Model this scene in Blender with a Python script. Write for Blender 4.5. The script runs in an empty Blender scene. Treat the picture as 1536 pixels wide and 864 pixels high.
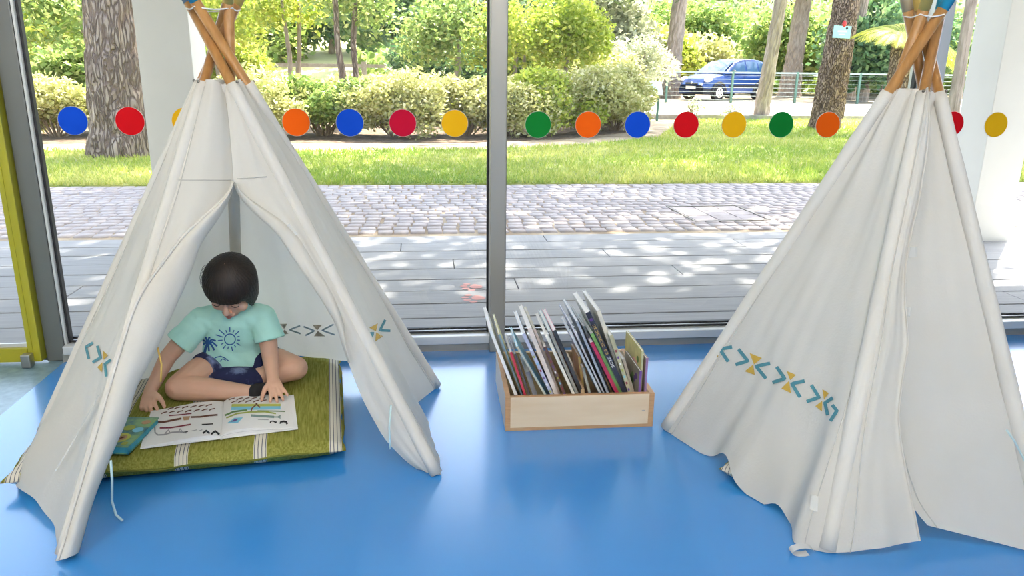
import bpy, bmesh, math, random
import numpy as np
from mathutils import Vector, Matrix, noise
from mathutils.bvhtree import BVHTree
random.seed(7); rng = np.random.default_rng(7)
S = bpy.context.scene
COL = S.collection
# ------------------------------------------------------------------ camera
FPX, PITCH, YAW, ROLL, CAMH = 1150.0, math.radians(16.195), math.radians(6.69), math.radians(0.735), 1.2
_f = Vector((math.sin(YAW)*math.cos(PITCH), math.cos(YAW)*math.cos(PITCH), -math.sin(PITCH)))
_r = Vector((math.cos(YAW), -math.sin(YAW), 0)); _u = _r.cross(_f)
CR = _r*math.cos(ROLL) + _u*math.sin(ROLL); CU = -_r*math.sin(ROLL) + _u*math.cos(ROLL); CF = _f
CO = Vector((0, 0, CAMH))
cam_d = bpy.data.cameras.new('camera'); cam_d.sensor_width = 36; cam_d.lens = FPX/1536*36; cam_d.clip_start = .05; cam_d.clip_end = 300
cam = bpy.data.objects.new('camera', cam_d); COL.objects.link(cam)
cam.matrix_world = Matrix(((CR.x, CU.x, -CF.x, 0), (CR.y, CU.y, -CF.y, 0), (CR.z, CU.z, -CF.z, CAMH), (0, 0, 0, 1)))
S.camera = cam
def ray(x, y): return (CF + CR*((x-768)/FPX) + CU*((432-y)/FPX))
def gz(x, y, z=0.0):
    d = ray(x, y); return CO + d*((z-CO.z)/d.z)
def gy(x, y, Y):
    d = ray(x, y); return CO + d*((Y-CO.y)/d.y)
# ------------------------------------------------------------------ world, sun, exposure
S.view_settings.view_transform = 'Standard'; S.view_settings.look = 'None'
S.view_settings.gamma = 1; S.view_settings.use_curve_mapping = False
S.view_settings.exposure = 0.97
SUN_EL, SUN_AZ = math.radians(58.5), math.atan2(1.30, 1.17)      # azimuth of the sun from +x
SUNV = Vector((math.cos(SUN_EL)*math.cos(SUN_AZ), math.cos(SUN_EL)*math.sin(SUN_AZ), math.sin(SUN_EL)))
W = bpy.data.worlds.new('sky'); S.world = W; W.use_nodes = True
nt = W.node_tree; nt.nodes.clear()
sky = nt.nodes.new('ShaderNodeTexSky'); sky.sky_type = 'NISHITA'; sky.sun_disc = False
sky.sun_elevation = SUN_EL; sky.sun_rotation = math.pi/2 - SUN_AZ; sky.air_density = 1.0; sky.dust_density = 2.5; sky.ozone_density = 1.0
bg = nt.nodes.new('ShaderNodeBackground'); bg.inputs['Strength'].default_value = 0.52
wo = nt.nodes.new('ShaderNodeOutputWorld')
hs = nt.nodes.new('ShaderNodeHueSaturation'); hs.inputs['Saturation'].default_value = .75
nt.links.new(sky.outputs[0], hs.inputs['Color']); nt.links.new(hs.outputs[0], bg.inputs[0]); nt.links.new(bg.outputs[0], wo.inputs[0])
sun_d = bpy.data.lights.new('sun', 'SUN'); sun_d.energy = 12.0; sun_d.angle = math.radians(.6); sun_d.color = (1.0, .93, .82)
sun = bpy.data.objects.new('sun', sun_d); COL.objects.link(sun); sun.location = (20, 20, 40)
sun.rotation_euler = (-SUNV).to_track_quat('-Z', 'Y').to_euler()
LAMP = 92.0     # radiance of the ceiling tubes
try:
    S.cycles.use_denoising = True; S.cycles.max_bounces = 10; S.cycles.transparent_max_bounces = 16
    S.cycles.sample_clamp_indirect = 6.0; S.cycles.caustics_reflective = False; S.cycles.caustics_refractive = False
except Exception: pass

# ------------------------------------------------------------------ materials
def mat(name, col=(.8,.8,.8), rough=.6, metal=0., col2=None, nscale=20., bump=0., bscale=None, trans=0., coat=0., spec=None, stretch=None, contrast=(.35,.65), emit=0., tcol=None):
    m = bpy.data.materials.new(name); m.use_nodes = True
    n = m.node_tree; b = n.nodes['Principled BSDF']; out = n.nodes['Material Output']
    b.inputs['Base Color'].default_value = (*col, 1); b.inputs['Roughness'].default_value = rough; b.inputs['Metallic'].default_value = metal
    if coat: b.inputs['Coat Weight'].default_value = coat; b.inputs['Coat Roughness'].default_value = .12
    if spec is not None: b.inputs['Specular IOR Level'].default_value = spec
    if emit: b.inputs['Emission Color'].default_value = (*col, 1); b.inputs['Emission Strength'].default_value = emit
    tc = n.nodes.new('ShaderNodeTexCoord'); mp = n.nodes.new('ShaderNodeMapping')
    n.links.new(tc.outputs['Object'], mp.inputs[0])
    if stretch: mp.inputs['Scale'].default_value = stretch
    if col2 is not None:
        nz = n.nodes.new('ShaderNodeTexNoise'); nz.inputs['Scale'].default_value = nscale; nz.inputs['Detail'].default_value = 5
        n.links.new(mp.outputs[0], nz.inputs[0])
        rp = n.nodes.new('ShaderNodeValToRGB'); rp.color_ramp.elements[0].position = contrast[0]; rp.color_ramp.elements[1].position = contrast[1]
        rp.color_ramp.elements[0].color = (*col, 1); rp.color_ramp.elements[1].color = (*col2, 1)
        n.links.new(nz.outputs[0], rp.inputs[0]); n.links.new(rp.outputs[0], b.inputs['Base Color'])
    if bump:
        nb = n.nodes.new('ShaderNodeTexNoise'); nb.inputs['Scale'].default_value = bscale or nscale; nb.inputs['Detail'].default_value = 4
        n.links.new(mp.outputs[0], nb.inputs[0])
        bp = n.nodes.new('ShaderNodeBump'); bp.inputs['Strength'].default_value = bump; bp.inputs['Distance'].default_value = .01
        n.links.new(nb.outputs[0], bp.inputs['Height']); n.links.new(bp.outputs[0], b.inputs['Normal'])
    if trans:
        t = n.nodes.new('ShaderNodeBsdfTranslucent'); mx = n.nodes.new('ShaderNodeMixShader'); mx.inputs[0].default_value = trans
        t.inputs[0].default_value = (*(tcol or col), 1)
        if tcol is None and col2 is not None: n.links.new(rp.outputs[0], t.inputs[0])
        n.links.new(b.outputs[0], mx.inputs[1]); n.links.new(t.outputs[0], mx.inputs[2]); n.links.new(mx.outputs[0], out.inputs[0])
    return m
def leafmat(name, c1, c2, c3, trans=.45):
    """leaf colour varies from leaf to leaf through the 'tint' attribute"""
    m = mat(name, c1, .55, trans=trans); n = m.node_tree
    at = n.nodes.new('ShaderNodeAttribute'); at.attribute_name = 'tint'
    rp = n.nodes.new('ShaderNodeValToRGB'); e = rp.color_ramp.elements
    e[0].color = (*c1, 1); e[1].color = (*c3, 1); k = e.new(.5); k.color = (*c2, 1)
    n.links.new(at.outputs['Fac'], rp.inputs[0])
    for nd in n.nodes:
        if nd.type == 'BSDF_PRINCIPLED': n.links.new(rp.outputs[0], nd.inputs['Base Color'])
        if nd.type == 'BSDF_TRANSLUCENT': n.links.new(rp.outputs[0], nd.inputs[0])
    return m
M = {}
M['canvas'] = mat('canvas', (.80,.765,.685), .9, col2=(.84,.81,.74), nscale=5, bump=.10, bscale=160, trans=.40, tcol=(.80,.77,.70), spec=.1)
M['canvas_sleeve'] = mat('canvas_sleeve', (.60,.575,.515), .9, col2=(.65,.625,.565), nscale=5, bump=.10, bscale=160, spec=.1)
M['canvas_tab'] = mat('canvas_tab', (.60,.60,.56), .9, spec=.1)
M['seam'] = mat('seam', (.56,.54,.485), .9)
M['pole'] = mat('pole', (.37,.175,.05), .38, col2=(.46,.24,.08), nscale=8, stretch=(12,12,1), bump=.03)
M['paint_blue'] = mat('paint_blue', (.02,.30,.48), .45); M['paint_grey'] = mat('paint_grey', (.17,.23,.30), .45)
M['paint_yellow'] = mat('paint_yellow', (.72,.52,.14), .45); M['paint_tan'] = mat('paint_tan', (.62,.48,.28), .45)
M['cord'] = mat('cord', (.80,.78,.74), .8); M['cord_teal'] = mat('cord_teal', (.52,.68,.68), .8); M['cord_yellow'] = mat('cord_yellow', (.72,.45,.10), .7)
M['rivet'] = mat('rivet', (.22,.20,.17), .4, .8)
M['teal_print'] = mat('teal_print', (.065,.22,.26), .9); M['ochre_print'] = mat('ochre_print', (.50,.32,.05), .9)
M['teal_faint'] = mat('teal_faint', (.32,.42,.48), .9, trans=.25); M['ochre_faint'] = mat('ochre_faint', (.46,.41,.33), .9, trans=.25)
M['floor'] = mat('floor', (.030,.230,.60), .24, col2=(.034,.245,.62), nscale=1.2, bump=.012, bscale=60, spec=1., coat=.3)
M['entry'] = mat('entry', (.16,.27,.33), .3, col2=(.24,.38,.44), nscale=30, bump=.05)
M['alu'] = mat('alu', (.36,.35,.315), .42, .6, bump=.01, bscale=300); M['alu_light'] = mat('alu_light', (.66,.67,.66), .4, .4)
M['alu_dark'] = mat('alu_dark', (.19,.195,.185), .36, .6, bump=.01, bscale=300); M['black'] = mat('black', (.012,.012,.014), .5); M['steel'] = mat('steel', (.38,.38,.37), .3, .9)
M['green_frame'] = mat('green_frame', (.40,.37,.02), .35, .1, coat=.3)
M['white'] = mat('white', (.80,.80,.78), .8); M['wall'] = mat('wall', (.78,.77,.74), .9); M['ceil'] = mat('ceil', (.82,.82,.81), .9)
M['column'] = mat('column', (.78,.76,.70), .75, col2=(.81,.79,.73), nscale=3)
M['deck'] = mat('deck', (.335,.335,.345), .7, col2=(.395,.395,.405), nscale=3, stretch=(1,14,14), bump=.08, bscale=40)
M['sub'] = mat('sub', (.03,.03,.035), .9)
M['paver'] = mat('paver', (.42,.365,.355), .85, col2=(.50,.445,.43), nscale=7, bump=.2, bscale=60)
M['soil'] = mat('soil', (.30,.22,.14), .95, col2=(.52,.43,.31), nscale=2.5, bump=.5, bscale=30)
M['mulch'] = mat('mulch', (.07,.045,.028), .95, col2=(.24,.165,.105), nscale=9, bump=.8, bscale=40)
M['road'] = mat('road', (.56,.54,.51), .9, col2=(.62,.60,.57), nscale=2, bump=.1)
M['lawn'] = mat('lawn', (.24,.31,.05), .9, col2=(.46,.45,.14), nscale=2.2, bump=.5, bscale=90)
M['grass'] = leafmat('grass', (.24,.37,.05), (.43,.50,.09), (.74,.69,.24), .4)
def barkmat(name, c1, c2, crack, sc=(5.5,5.5,1.5), w=.10):
    m = mat(name, c1, .95, col2=c2, nscale=7, stretch=(1,1,.6), bump=.5, bscale=22); n = m.node_tree; b = n.nodes['Principled BSDF']
    tc = n.nodes.new('ShaderNodeTexCoord'); mp = n.nodes.new('ShaderNodeMapping'); mp.inputs['Scale'].default_value = sc; n.links.new(tc.outputs['Object'], mp.inputs[0])
    nz = n.nodes.new('ShaderNodeTexNoise'); nz.inputs['Scale'].default_value = 1.6; n.links.new(mp.outputs[0], nz.inputs[0])
    ad = n.nodes.new('ShaderNodeMixRGB'); ad.blend_type = 'ADD'; ad.inputs[0].default_value = .8; n.links.new(mp.outputs[0], ad.inputs[1]); n.links.new(nz.outputs['Color'], ad.inputs[2])
    vo = n.nodes.new('ShaderNodeTexVoronoi'); vo.feature = 'DISTANCE_TO_EDGE'; n.links.new(ad.outputs[0], vo.inputs['Vector'])
    rp = n.nodes.new('ShaderNodeValToRGB'); rp.color_ramp.elements[0].position = w*.3; rp.color_ramp.elements[1].position = w*1.6; rp.color_ramp.elements[0].color = (0,0,0,1); rp.color_ramp.elements[1].color = (1,1,1,1); n.links.new(vo.outputs['Distance'], rp.inputs[0])
    mx = n.nodes.new('ShaderNodeMix'); mx.data_type = 'RGBA'; n.links.new(rp.outputs[0], mx.inputs[0]); mx.inputs[6].default_value = (*crack,1)
    old = b.inputs['Base Color'].links[0].from_socket; n.links.new(old, mx.inputs[7]); n.links.new(mx.outputs[2], b.inputs['Base Color'])
    bp = n.nodes.new('ShaderNodeBump'); bp.inputs['Strength'].default_value = 1.; bp.inputs['Distance'].default_value = .03; n.links.new(rp.outputs[0], bp.inputs['Height'])
    n.links.new(b.inputs['Normal'].links[0].from_socket, bp.inputs['Normal']); n.links.new(bp.outputs[0], b.inputs['Normal']); return m
M['bark_OLD'] = mat('bark', (.17,.115,.085), .95, col2=(.40,.30,.24), nscale=4, stretch=(3,3,.7), bump=.8, bscale=9)
M['bark2'] = mat('bark2', (.26,.21,.17), .95, col2=(.42,.35,.29), nscale=6, stretch=(2,2,.6), bump=.6, bscale=10)
M['bark3'] = mat('bark3', (.16,.10,.075), .95, col2=(.33,.235,.18), nscale=4, stretch=(3,3,.8), bump=.8, bscale=8)
M['leaf_hedge'] = leafmat('leaf_hedge', (.32,.36,.09), (.56,.55,.22), (.84,.80,.52))
M['leaf_light'] = leafmat('leaf_light', (.24,.34,.04), (.44,.53,.07), (.74,.71,.17))
M['leaf_mid'] = leafmat('leaf_mid', (.16,.27,.06), (.30,.42,.10), (.56,.58,.20))
M['leaf_dark'] = leafmat('leaf_dark', (.07,.16,.07), (.14,.26,.10), (.30,.40,.15))
M['leaf_pine'] = leafmat('leaf_pine', (.07,.13,.035), (.12,.19,.05), (.22,.27,.09), .3)
M['leaf_palm'] = leafmat('leaf_palm', (.42,.46,.04), (.60,.60,.06), (.80,.74,.16), .5)
M['leaf_pale'] = leafmat('leaf_pale', (.32,.36,.20), (.50,.52,.34), (.70,.70,.52))
M['litter'] = leafmat('litter', (.16,.10,.05), (.32,.22,.12), (.52,.40,.24), .2)
M['bark'] = barkmat('bark', (.30,.22,.17), (.44,.345,.28), (.19,.13,.10), (4.2,4.2,.8), .12); M['bark3'] = barkmat('bark3', (.28,.19,.14), (.44,.32,.25), (.11,.065,.045), (5.2,5.2,1.9), .11)
M['stem'] = mat('stem', (.26,.19,.12), .9, bump=.4, bscale=40)
M['fence_green'] = mat('fence_green', (.10,.20,.15), .5, .2); M['fence_wire'] = mat('fence_wire', (.30,.35,.32), .5, .2); M['fence_wood'] = mat('fence_wood', (.30,.25,.20), .9, col2=(.42,.36,.30), nscale=10)
M['carblue'] = mat('carblue', (.014,.065,.26), .3, .0, coat=.35); M['cardark'] = mat('cardark', (.02,.022,.028), .6); M['carglass'] = mat('carglass', (.06,.14,.26), .08, .0, coat=.5, spec=.6); M['tyre'] = mat('tyre', (.02,.02,.02), .8)
M['chrome'] = mat('chrome', (.75,.75,.76), .2, .8); M['lamp_glass'] = mat('lamp_glass', (.80,.83,.86), .12, coat=1.); M['plate'] = mat('plate', (.85,.85,.82), .4)
M['sign_blue'] = mat('sign_blue', (.42,.72,.76), .4); M['sign_white'] = mat('sign_white', (.80,.88,.88), .5); M['red'] = mat('red', (.62,.03,.03), .4)
for k, c in dict(blue=(.005,.075,.62), red=(.68,.004,.010), crimson=(.58,.004,.035), yellow=(.92,.49,.008), orange=(.95,.13,.004), green=(.004,.21,.028)).items():
    M['dot_'+k] = mat('dot_'+k, c, .6, trans=.08, spec=.1)
M['dot_rim'] = mat('dot_rim', (.72,.70,.64), .5, trans=.3)
M['paw'] = mat('paw', (.78,.40,.36), .8); M['birch'] = mat('birch', (.66,.50,.32), .5, col2=(.74,.60,.42), nscale=3, stretch=(1.2,6,9), contrast=(.3,.7))
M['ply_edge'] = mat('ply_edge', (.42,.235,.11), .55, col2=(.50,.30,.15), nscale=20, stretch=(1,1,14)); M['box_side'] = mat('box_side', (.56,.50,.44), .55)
M['box_in'] = mat('box_in', (.52,.36,.19), .6, col2=(.58,.42,.24), nscale=6)
M['skin'] = mat('skin', (.62,.365,.255), .52, col2=(.68,.42,.30), nscale=14, contrast=(.3,.75)); M['skin'].node_tree.nodes['Principled BSDF'].inputs['Subsurface Weight'].default_value = .12
M['skin'].node_tree.nodes['Principled BSDF'].inputs['Subsurface Radius'].default_value = (.012,.005,.003)
M['lip'] = mat('lip', (.46,.17,.14), .5); M['nail'] = mat('nail', (.62,.38,.31), .35)
M['eye'] = mat('eye', (.75,.73,.70), .2); M['lash'] = mat('lash', (.01,.008,.006), .7)
M['hair'] = mat('hair', (.006,.003,.002), .5, col2=(.020,.009,.005), nscale=9, stretch=(14,14,1.2), bump=.35, bscale=9)
M['shirt'] = mat('shirt', (.47,.83,.73), .9, col2=(.51,.86,.76), nscale=6, bump=.08, bscale=180, spec=.15)
M['shirt_print'] = mat('shirt_print', (.025,.115,.36), .85)
M['shorts'] = mat('shorts', (.008,.012,.06), .85, col2=(.16,.20,.36), nscale=20, contrast=(.54,.66))
M['sock'] = mat('sock', (.015,.015,.018), .9)
M['page'] = mat('page', (.84,.83,.81), .6, trans=.1); M['cover_white'] = mat('cover_white', (.80,.79,.77), .4); M['page_tint'] = mat('page_tint', (.52,.53,.30), .7)
M['ink'] = mat('ink', (.012,.012,.012), .8); M['ink_grey'] = mat('ink_grey', (.34,.34,.35), .8); M['ink_maroon'] = mat('ink_maroon', (.22,.03,.05), .8)
M['ink_brown'] = mat('ink_brown', (.13,.045,.025), .8); M['ink_tan'] = mat('ink_tan', (.46,.28,.16), .8); M['ink_green'] = mat('ink_green', (.12,.22,.07), .8)
M['ink_olive'] = mat('ink_olive', (.34,.38,.08), .8); M['ink_blue'] = mat('ink_blue', (.20,.52,.68), .8); M['ink_purple'] = mat('ink_purple', (.12,.06,.22), .8); M['ink_sage'] = mat('ink_sage', (.20,.29,.26), .8)
M['ink_gold'] = mat('ink_gold', (.55,.36,.09), .5); M['ink_lime'] = mat('ink_lime', (.48,.50,.10), .8)

# ------------------------------------------------------------------ mesh helpers
class MB:
    def __init__(s): s.v = []; s.f = []
    def add(s, vs, fs):
        o = len(s.v); s.v += [tuple(p) for p in vs]; s.f += [tuple(i+o for i in f) for f in fs]; return s
    def box(s, c, d, rz=0., mtx=None):
        x, y, z = [q/2 for q in d]
        P = [Vector((sx*x, sy*y, sz*z)) for sz in (-1,1) for sx, sy in ((-1,-1),(1,-1),(1,1),(-1,1))]
        R = mtx if mtx is not None else Matrix.Rotation(rz, 3, 'Z')
        P = [R @ p + Vector(c) for p in P]
        return s.add(P, [(0,3,2,1),(4,5,6,7),(0,1,5,4),(1,2,6,5),(2,3,7,6),(3,0,4,7)])
    def bbox(s, x0, x1, y0, y1, z0, z1): return s.box(((x0+x1)/2,(y0+y1)/2,(z0+z1)/2), (x1-x0,y1-y0,z1-z0))
    def tube(s, pts, r, n=10, cap=True):
        pts = [Vector(p) for p in pts]; m = len(pts)
        rs = r if isinstance(r, (list, tuple)) else [r]*m
        vs = []; up = None
        for i, p in enumerate(pts):
            d = (pts[min(i+1,m-1)] - pts[max(i-1,0)]).normalized()
            if up is None: up = d.orthogonal().normalized()
            up = (up - d*up.dot(d)).normalized(); w = d.cross(up)
            vs += [p + (up*math.cos(2*math.pi*k/n) + w*math.sin(2*math.pi*k/n))*rs[i] for k in range(n)]
        fs = [(i*n+k, i*n+(k+1)%n, (i+1)*n+(k+1)%n, (i+1)*n+k) for i in range(m-1) for k in range(n)]
        if cap: fs += [tuple(range(n-1,-1,-1)), tuple(range((m-1)*n, m*n))]
        return s.add(vs, fs)
    def capsule(s, a, b, ra, rb, n=16, flat=(False, False), sq=(1.,1.), up=None):
        """tapered limb from a to b with round (or flat) ends; sq squashes across two axes"""
        a = Vector(a); b = Vector(b); d = (b-a); L = max(d.length, 1e-5); d = d/L
        if up is None: u = d.orthogonal().normalized()
        else:
            u = Vector(up); u = (u - d*u.dot(d)).normalized()
        w = d.cross(u); rings = []
        for k in range(1, 5):
            if not flat[0]: an = math.pi/2*(1-k/4.); rings.append((-math.sin(an)*ra, math.cos(an)*ra))
        if flat[0]: rings.append((0, ra))
        for k in range(1, 6): rings.append((L*k/6., ra+(rb-ra)*k/6.))
        if flat[1]: rings.append((L, rb))
        else:
            for k in range(0, 4): an = math.pi/2*k/4.; rings.append((L+math.sin(an)*rb, math.cos(an)*rb))
        vs = [a + d*h + (u*(math.cos(2*math.pi*k/n)*sq[0]) + w*(math.sin(2*math.pi*k/n)*sq[1]))*rr for h, rr in rings for k in range(n)]
        m = len(rings)
        fs = [(i*n+k, i*n+(k+1)%n, (i+1)*n+(k+1)%n, (i+1)*n+k) for i in range(m-1) for k in range(n)]
        fs += [tuple(range(n-1,-1,-1)), tuple(range((m-1)*n, m*n))]
        return s.add(vs, fs)
    def chain(s, pts, rs, **k):
        for i in range(len(pts)-1): s.capsule(pts[i], pts[i+1], rs[i], rs[i+1], **k)
        return s
    def ellipsoid(s, c, r, mtx=None, nu=20, nv=12):
        c = Vector(c); vs = []; fs = []
        for j in range(nv+1):
            th = math.pi*(j+.02)/(nv+.04)
            for i in range(nu):
                p = Vector((r[0]*math.sin(th)*math.cos(2*math.pi*i/nu), r[1]*math.sin(th)*math.sin(2*math.pi*i/nu), r[2]*math.cos(th)))
                vs.append((mtx @ p if mtx is not None else p) + c)
        fs = [(j*nu+i, (j+1)*nu+i, (j+1)*nu+(i+1)%nu, j*nu+(i+1)%nu) for j in range(nv) for i in range(nu)]
        fs += [tuple(range(nu)), tuple(range((nv+1)*nu-1, nv*nu-1, -1))]
        return s.add(vs, fs)
    def disc(s, c, r, n=40, axis='y', depth=.002):
        c = Vector(c); vs = []
        for d in (-depth/2, depth/2):
            for k in range(n):
                a = 2*math.pi*k/n; ca, sa = math.cos(a)*r, math.sin(a)*r
                vs.append(c + (Vector((ca, d, sa)) if axis == 'y' else Vector((ca, sa, d)) if axis == 'z' else Vector((d, ca, sa))))
        return s.add(vs, [tuple(range(n)), tuple(range(2*n-1, n-1, -1))] + [(k, n+k, n+(k+1)%n, (k+1)%n) for k in range(n)])
    def grid(s, P):
        """P[row][col] of points"""
        nr, nc = len(P), len(P[0])
        return s.add([p for row in P for p in row], [(i*nc+j, i*nc+j+1, (i+1)*nc+j+1, (i+1)*nc+j) for i in range(nr-1) for j in range(nc-1)])
    def prism(s, poly, dz, mtx=None):
        """closed outline (3D points) extruded by the vector dz"""
        n = len(poly); dz = Vector(dz); vs = [Vector(p) for p in poly] + [Vector(p)+dz for p in poly]
        return s.add(vs, [tuple(range(n-1,-1,-1)), tuple(range(n, 2*n))] + [(k, (k+1)%n, n+(k+1)%n, n+k) for k in range(n)])
    def mesh(s, name):
        me = bpy.data.meshes.new(name); me.from_pydata(s.v, [], s.f); me.update(); return me
def link(name, me, m=None, parent=None, smooth=False, bevel=0.):
    o = bpy.data.objects.new(name, me); COL.objects.link(o)
    if m is not None and not len(me.materials): me.materials.append(M[m] if isinstance(m, str) else m)
    if smooth:
        me.polygons.foreach_set('use_smooth', [True]*len(me.polygons))
    if bevel:
        b = o.modifiers.new('bevel', 'BEVEL'); b.width = bevel; b.segments = 2; b.limit_method = 'ANGLE'
    if parent is not None: o.parent = parent
    return o
def build(name, mb, m, parent=None, smooth=False, bevel=0.): return link(name, mb.mesh(name), m, parent, smooth, bevel)
def tag(o, label, cat, group=None):
    o['label'] = label; o['category'] = cat
    if group: o['group'] = group
    return o
def thing(name, label, cat, loc=(0,0,0), rz=0., group=None):
    o = bpy.data.objects.new(name, None); COL.objects.link(o); o.location = loc; o.rotation_euler = (0,0,rz); o.empty_display_size = .1
    return tag(o, label, cat, group)
def struct(o): o['kind'] = 'structure'; return o
def stuff(o): o['kind'] = 'stuff'; return o
def local(root, p): return Matrix.Translation(root.location).inverted() @ Vector(p) if root.rotation_euler.z == 0 else (Matrix.Translation(root.location) @ Matrix.Rotation(root.rotation_euler.z, 4, 'Z')).inverted() @ Vector(p)
def bvh_of(me):
    return BVHTree.FromPolygons([v.co.copy() for v in me.vertices], [tuple(p.vertices) for p in me.polygons])
def remeshed(mb, name, voxel, smooth_it=6, fac=.5):
    me = mb.mesh(name+'_src'); o = bpy.data.objects.new(name, me); COL.objects.link(o)
    r = o.modifiers.new('r', 'REMESH'); r.mode = 'VOXEL'; r.voxel_size = voxel; r.use_smooth_shade = True
    if smooth_it:
        sm = o.modifiers.new('s', 'SMOOTH'); sm.factor = fac; sm.iterations = smooth_it
    dg = bpy.context.evaluated_depsgraph_get(); dg.update()
    out = bpy.data.meshes.new_from_object(o.evaluated_get(dg)); out.name = name
    bpy.data.objects.remove(o); bpy.data.meshes.remove(me)
    return out
def fast_mesh(name, V, F, tint=None):
    """V (n,3), F (m,k) numpy arrays"""
    me = bpy.data.meshes.new(name); n, m, k = len(V), len(F), F.shape[1]
    me.vertices.add(n); me.vertices.foreach_set('co', V.astype(np.float32).ravel())
    me.loops.add(m*k); me.loops.foreach_set('vertex_index', F.astype(np.int32).ravel())
    me.polygons.add(m); me.polygons.foreach_set('loop_start', np.arange(0, m*k, k, dtype=np.int32))
    if tint is not None:
        a = me.attributes.new('tint', 'FLOAT', 'FACE'); a.data.foreach_set('value', tint.astype(np.float32))
    me.update(calc_edges=True); me.validate(); return me
def interp(poly, v, k=1):
    """piecewise linear lookup of poly [(value, other)...] on value"""
    if v <= poly[0][0]: return poly[0][1]
    for a, b in zip(poly, poly[1:]):
        if v <= b[0]: return a[1] + (b[1]-a[1])*(v-a[0])/max(b[0]-a[0], 1e-9)
    return poly[-1][1]
def smoothstep(a, b, x):
    t = min(1, max(0, (x-a)/(b-a))); return t*t*(3-2*t)
# ================================================================== the room
WY = 3.13           # inner face of the window sill
GY = 3.19           # glass plane
XL, XR, YB, ZC = -4.2, 5.2, -3.6, 3.0
struct(build('floor', MB().bbox(-1.49, XR, YB, WY+.05, -.06, 0), 'floor'))
struct(build('floor_entry', MB().bbox(XL, -1.49, YB, WY+.05, -.06, -.002), 'entry'))
struct(build('ceiling', MB().bbox(XL, XR, YB, WY+.2, ZC, ZC+.12), 'ceil'))
struct(build('wall_left', MB().bbox(XL-.1, XL, YB, WY+.2, 0, ZC), 'wall'))
struct(build('wall_right', MB().bbox(XR, XR+.1, YB, WY+.2, 0, ZC), 'wall'))
wb = struct(build('wall_back', MB().bbox(XL, XR, YB-.1, YB, 0, ZC), 'wall'))
def glassmat(name, tint=(.97,.985,.975)):
    m = bpy.data.materials.new(name); m.use_nodes = True; n = m.node_tree; n.nodes.clear()
    out = n.nodes.new('ShaderNodeOutputMaterial'); t = n.nodes.new('ShaderNodeBsdfTransparent'); g = n.nodes.new('ShaderNodeBsdfGlossy')
    t.inputs[0].default_value = (*tint, 1); g.inputs['Roughness'].default_value = .0
    fr = n.nodes.new('ShaderNodeFresnel'); fr.inputs[0].default_value = 1.5
    mx = n.nodes.new('ShaderNodeMixShader')
    n.links.new(fr.outputs[0], mx.inputs[0]); n.links.new(t.outputs[0], mx.inputs[1]); n.links.new(g.outputs[0], mx.inputs[2]); n.links.new(mx.outputs[0], out.inputs[0])
    return m
M['glass'] = glassmat('glass')
ZT = 2.85
def window(n, x0, x1):
    w = bpy.data.objects.new('window_%d' % n, None); COL.objects.link(w); struct(w); w.location = ((x0+x1)/2, GY, 0)
    def lx(mb):
        return MB().add([(a-(x0+x1)/2, b-GY, c) for a, b, c in mb.v], mb.f)
    build('pane', lx(MB().add([(x0,GY,.07),(x1,GY,.07),(x1,GY,ZT),(x0,GY,ZT)], [(0,1,2,3)])), 'glass', w)
    build('gasket', lx(MB().bbox(x0-.004, x0+.006, GY-.012, GY+.012, .07, ZT).bbox(x1-.006, x1+.004, GY-.012, GY+.012, .07, ZT).bbox(x0, x1, GY-.012, GY-.004, .074, .082).bbox(x0, x1, GY+.014, GY+.03, .078, .088)), 'black', w)
    build('bead', lx(MB().bbox(x0-.012, x0-.004, GY-.03, GY+.03, .07, ZT)), 'alu_light', w)
    build('bottom_rail', lx(MB().bbox(x0-.01, x1+.01, WY, GY+.06, .035, .072)), 'alu_light', w, bevel=.003)
    build('plinth', lx(MB().bbox(x0-.02, x1+.02, WY+.015, GY+.07, -.05, .036)), 'alu', w)
    build('head_rail', lx(MB().bbox(x0-.01, x1+.01, WY, GY+.06, ZT, ZC)), 'alu_light', w)
    return w
window(1, -1.472, .268); window(2, .338, 2.10); window(3, 2.19, 4.0)
struct(build('trim_1', MB().bbox(.270, .336, WY-.015, GY+.05, 0, ZC), 'alu', bevel=.004))
struct(build('trim_2', MB().bbox(2.105, 2.185, WY-.015, GY+.05, 0, ZC), 'alu_light', bevel=.004))
struct(build('trim_3', MB().bbox(-1.562, -1.487, GY-.030, GY+.05, 0, ZC), 'alu_dark', bevel=.004))
struct(build('trim_4', MB().bbox(4.01, 4.1, WY-.015, GY+.05, 0, ZC), 'alu', bevel=.004))
struct(build('wall_front', MB().bbox(4.1, XR, WY, GY+.1, 0, ZC), 'wall'))
# glazed door with a yellow-green frame on the far left
dr = bpy.data.objects.new('door_1', None); COL.objects.link(dr); struct(dr); dr.location = (-1.622, WY+.03, 0)
D0, D1 = -1.0, -.0
build('stile', MB().bbox(D1+.008, D1+.056, -.035, .03, .012, 2.4), 'green_frame', dr, bevel=.003)
build('stile', MB().bbox(D0-.06, D0, -.035, .03, .012, 2.4), 'green_frame', dr, bevel=.003)
build('stile_edge', MB().bbox(D1+.024, D1+.029, -.038, -.034, .012, 2.4), 'green_frame', dr)
build('bottom_rail', MB().bbox(D0, D1+.008, -.035, .03, .012, .072), 'green_frame', dr, bevel=.003)
build('top_rail', MB().bbox(D0, D1+.008, -.035, .03, 2.3, 2.4), 'green_frame', dr)
build('pane', MB().add([(D0,0,.07),(D1+.008,0,.07),(D1+.008,0,2.3),(D0,0,2.3)], [(0,1,2,3)]), 'glass', dr)
build('glazing_bead', MB().bbox(D0, D1+.008, -.02, -.01, .072, .088), 'alu_light', dr)
build('hinge', MB().bbox(D1-.005, D1+.03, -.075, -.035, .0, .055), 'steel', dr, bevel=.004)
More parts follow.
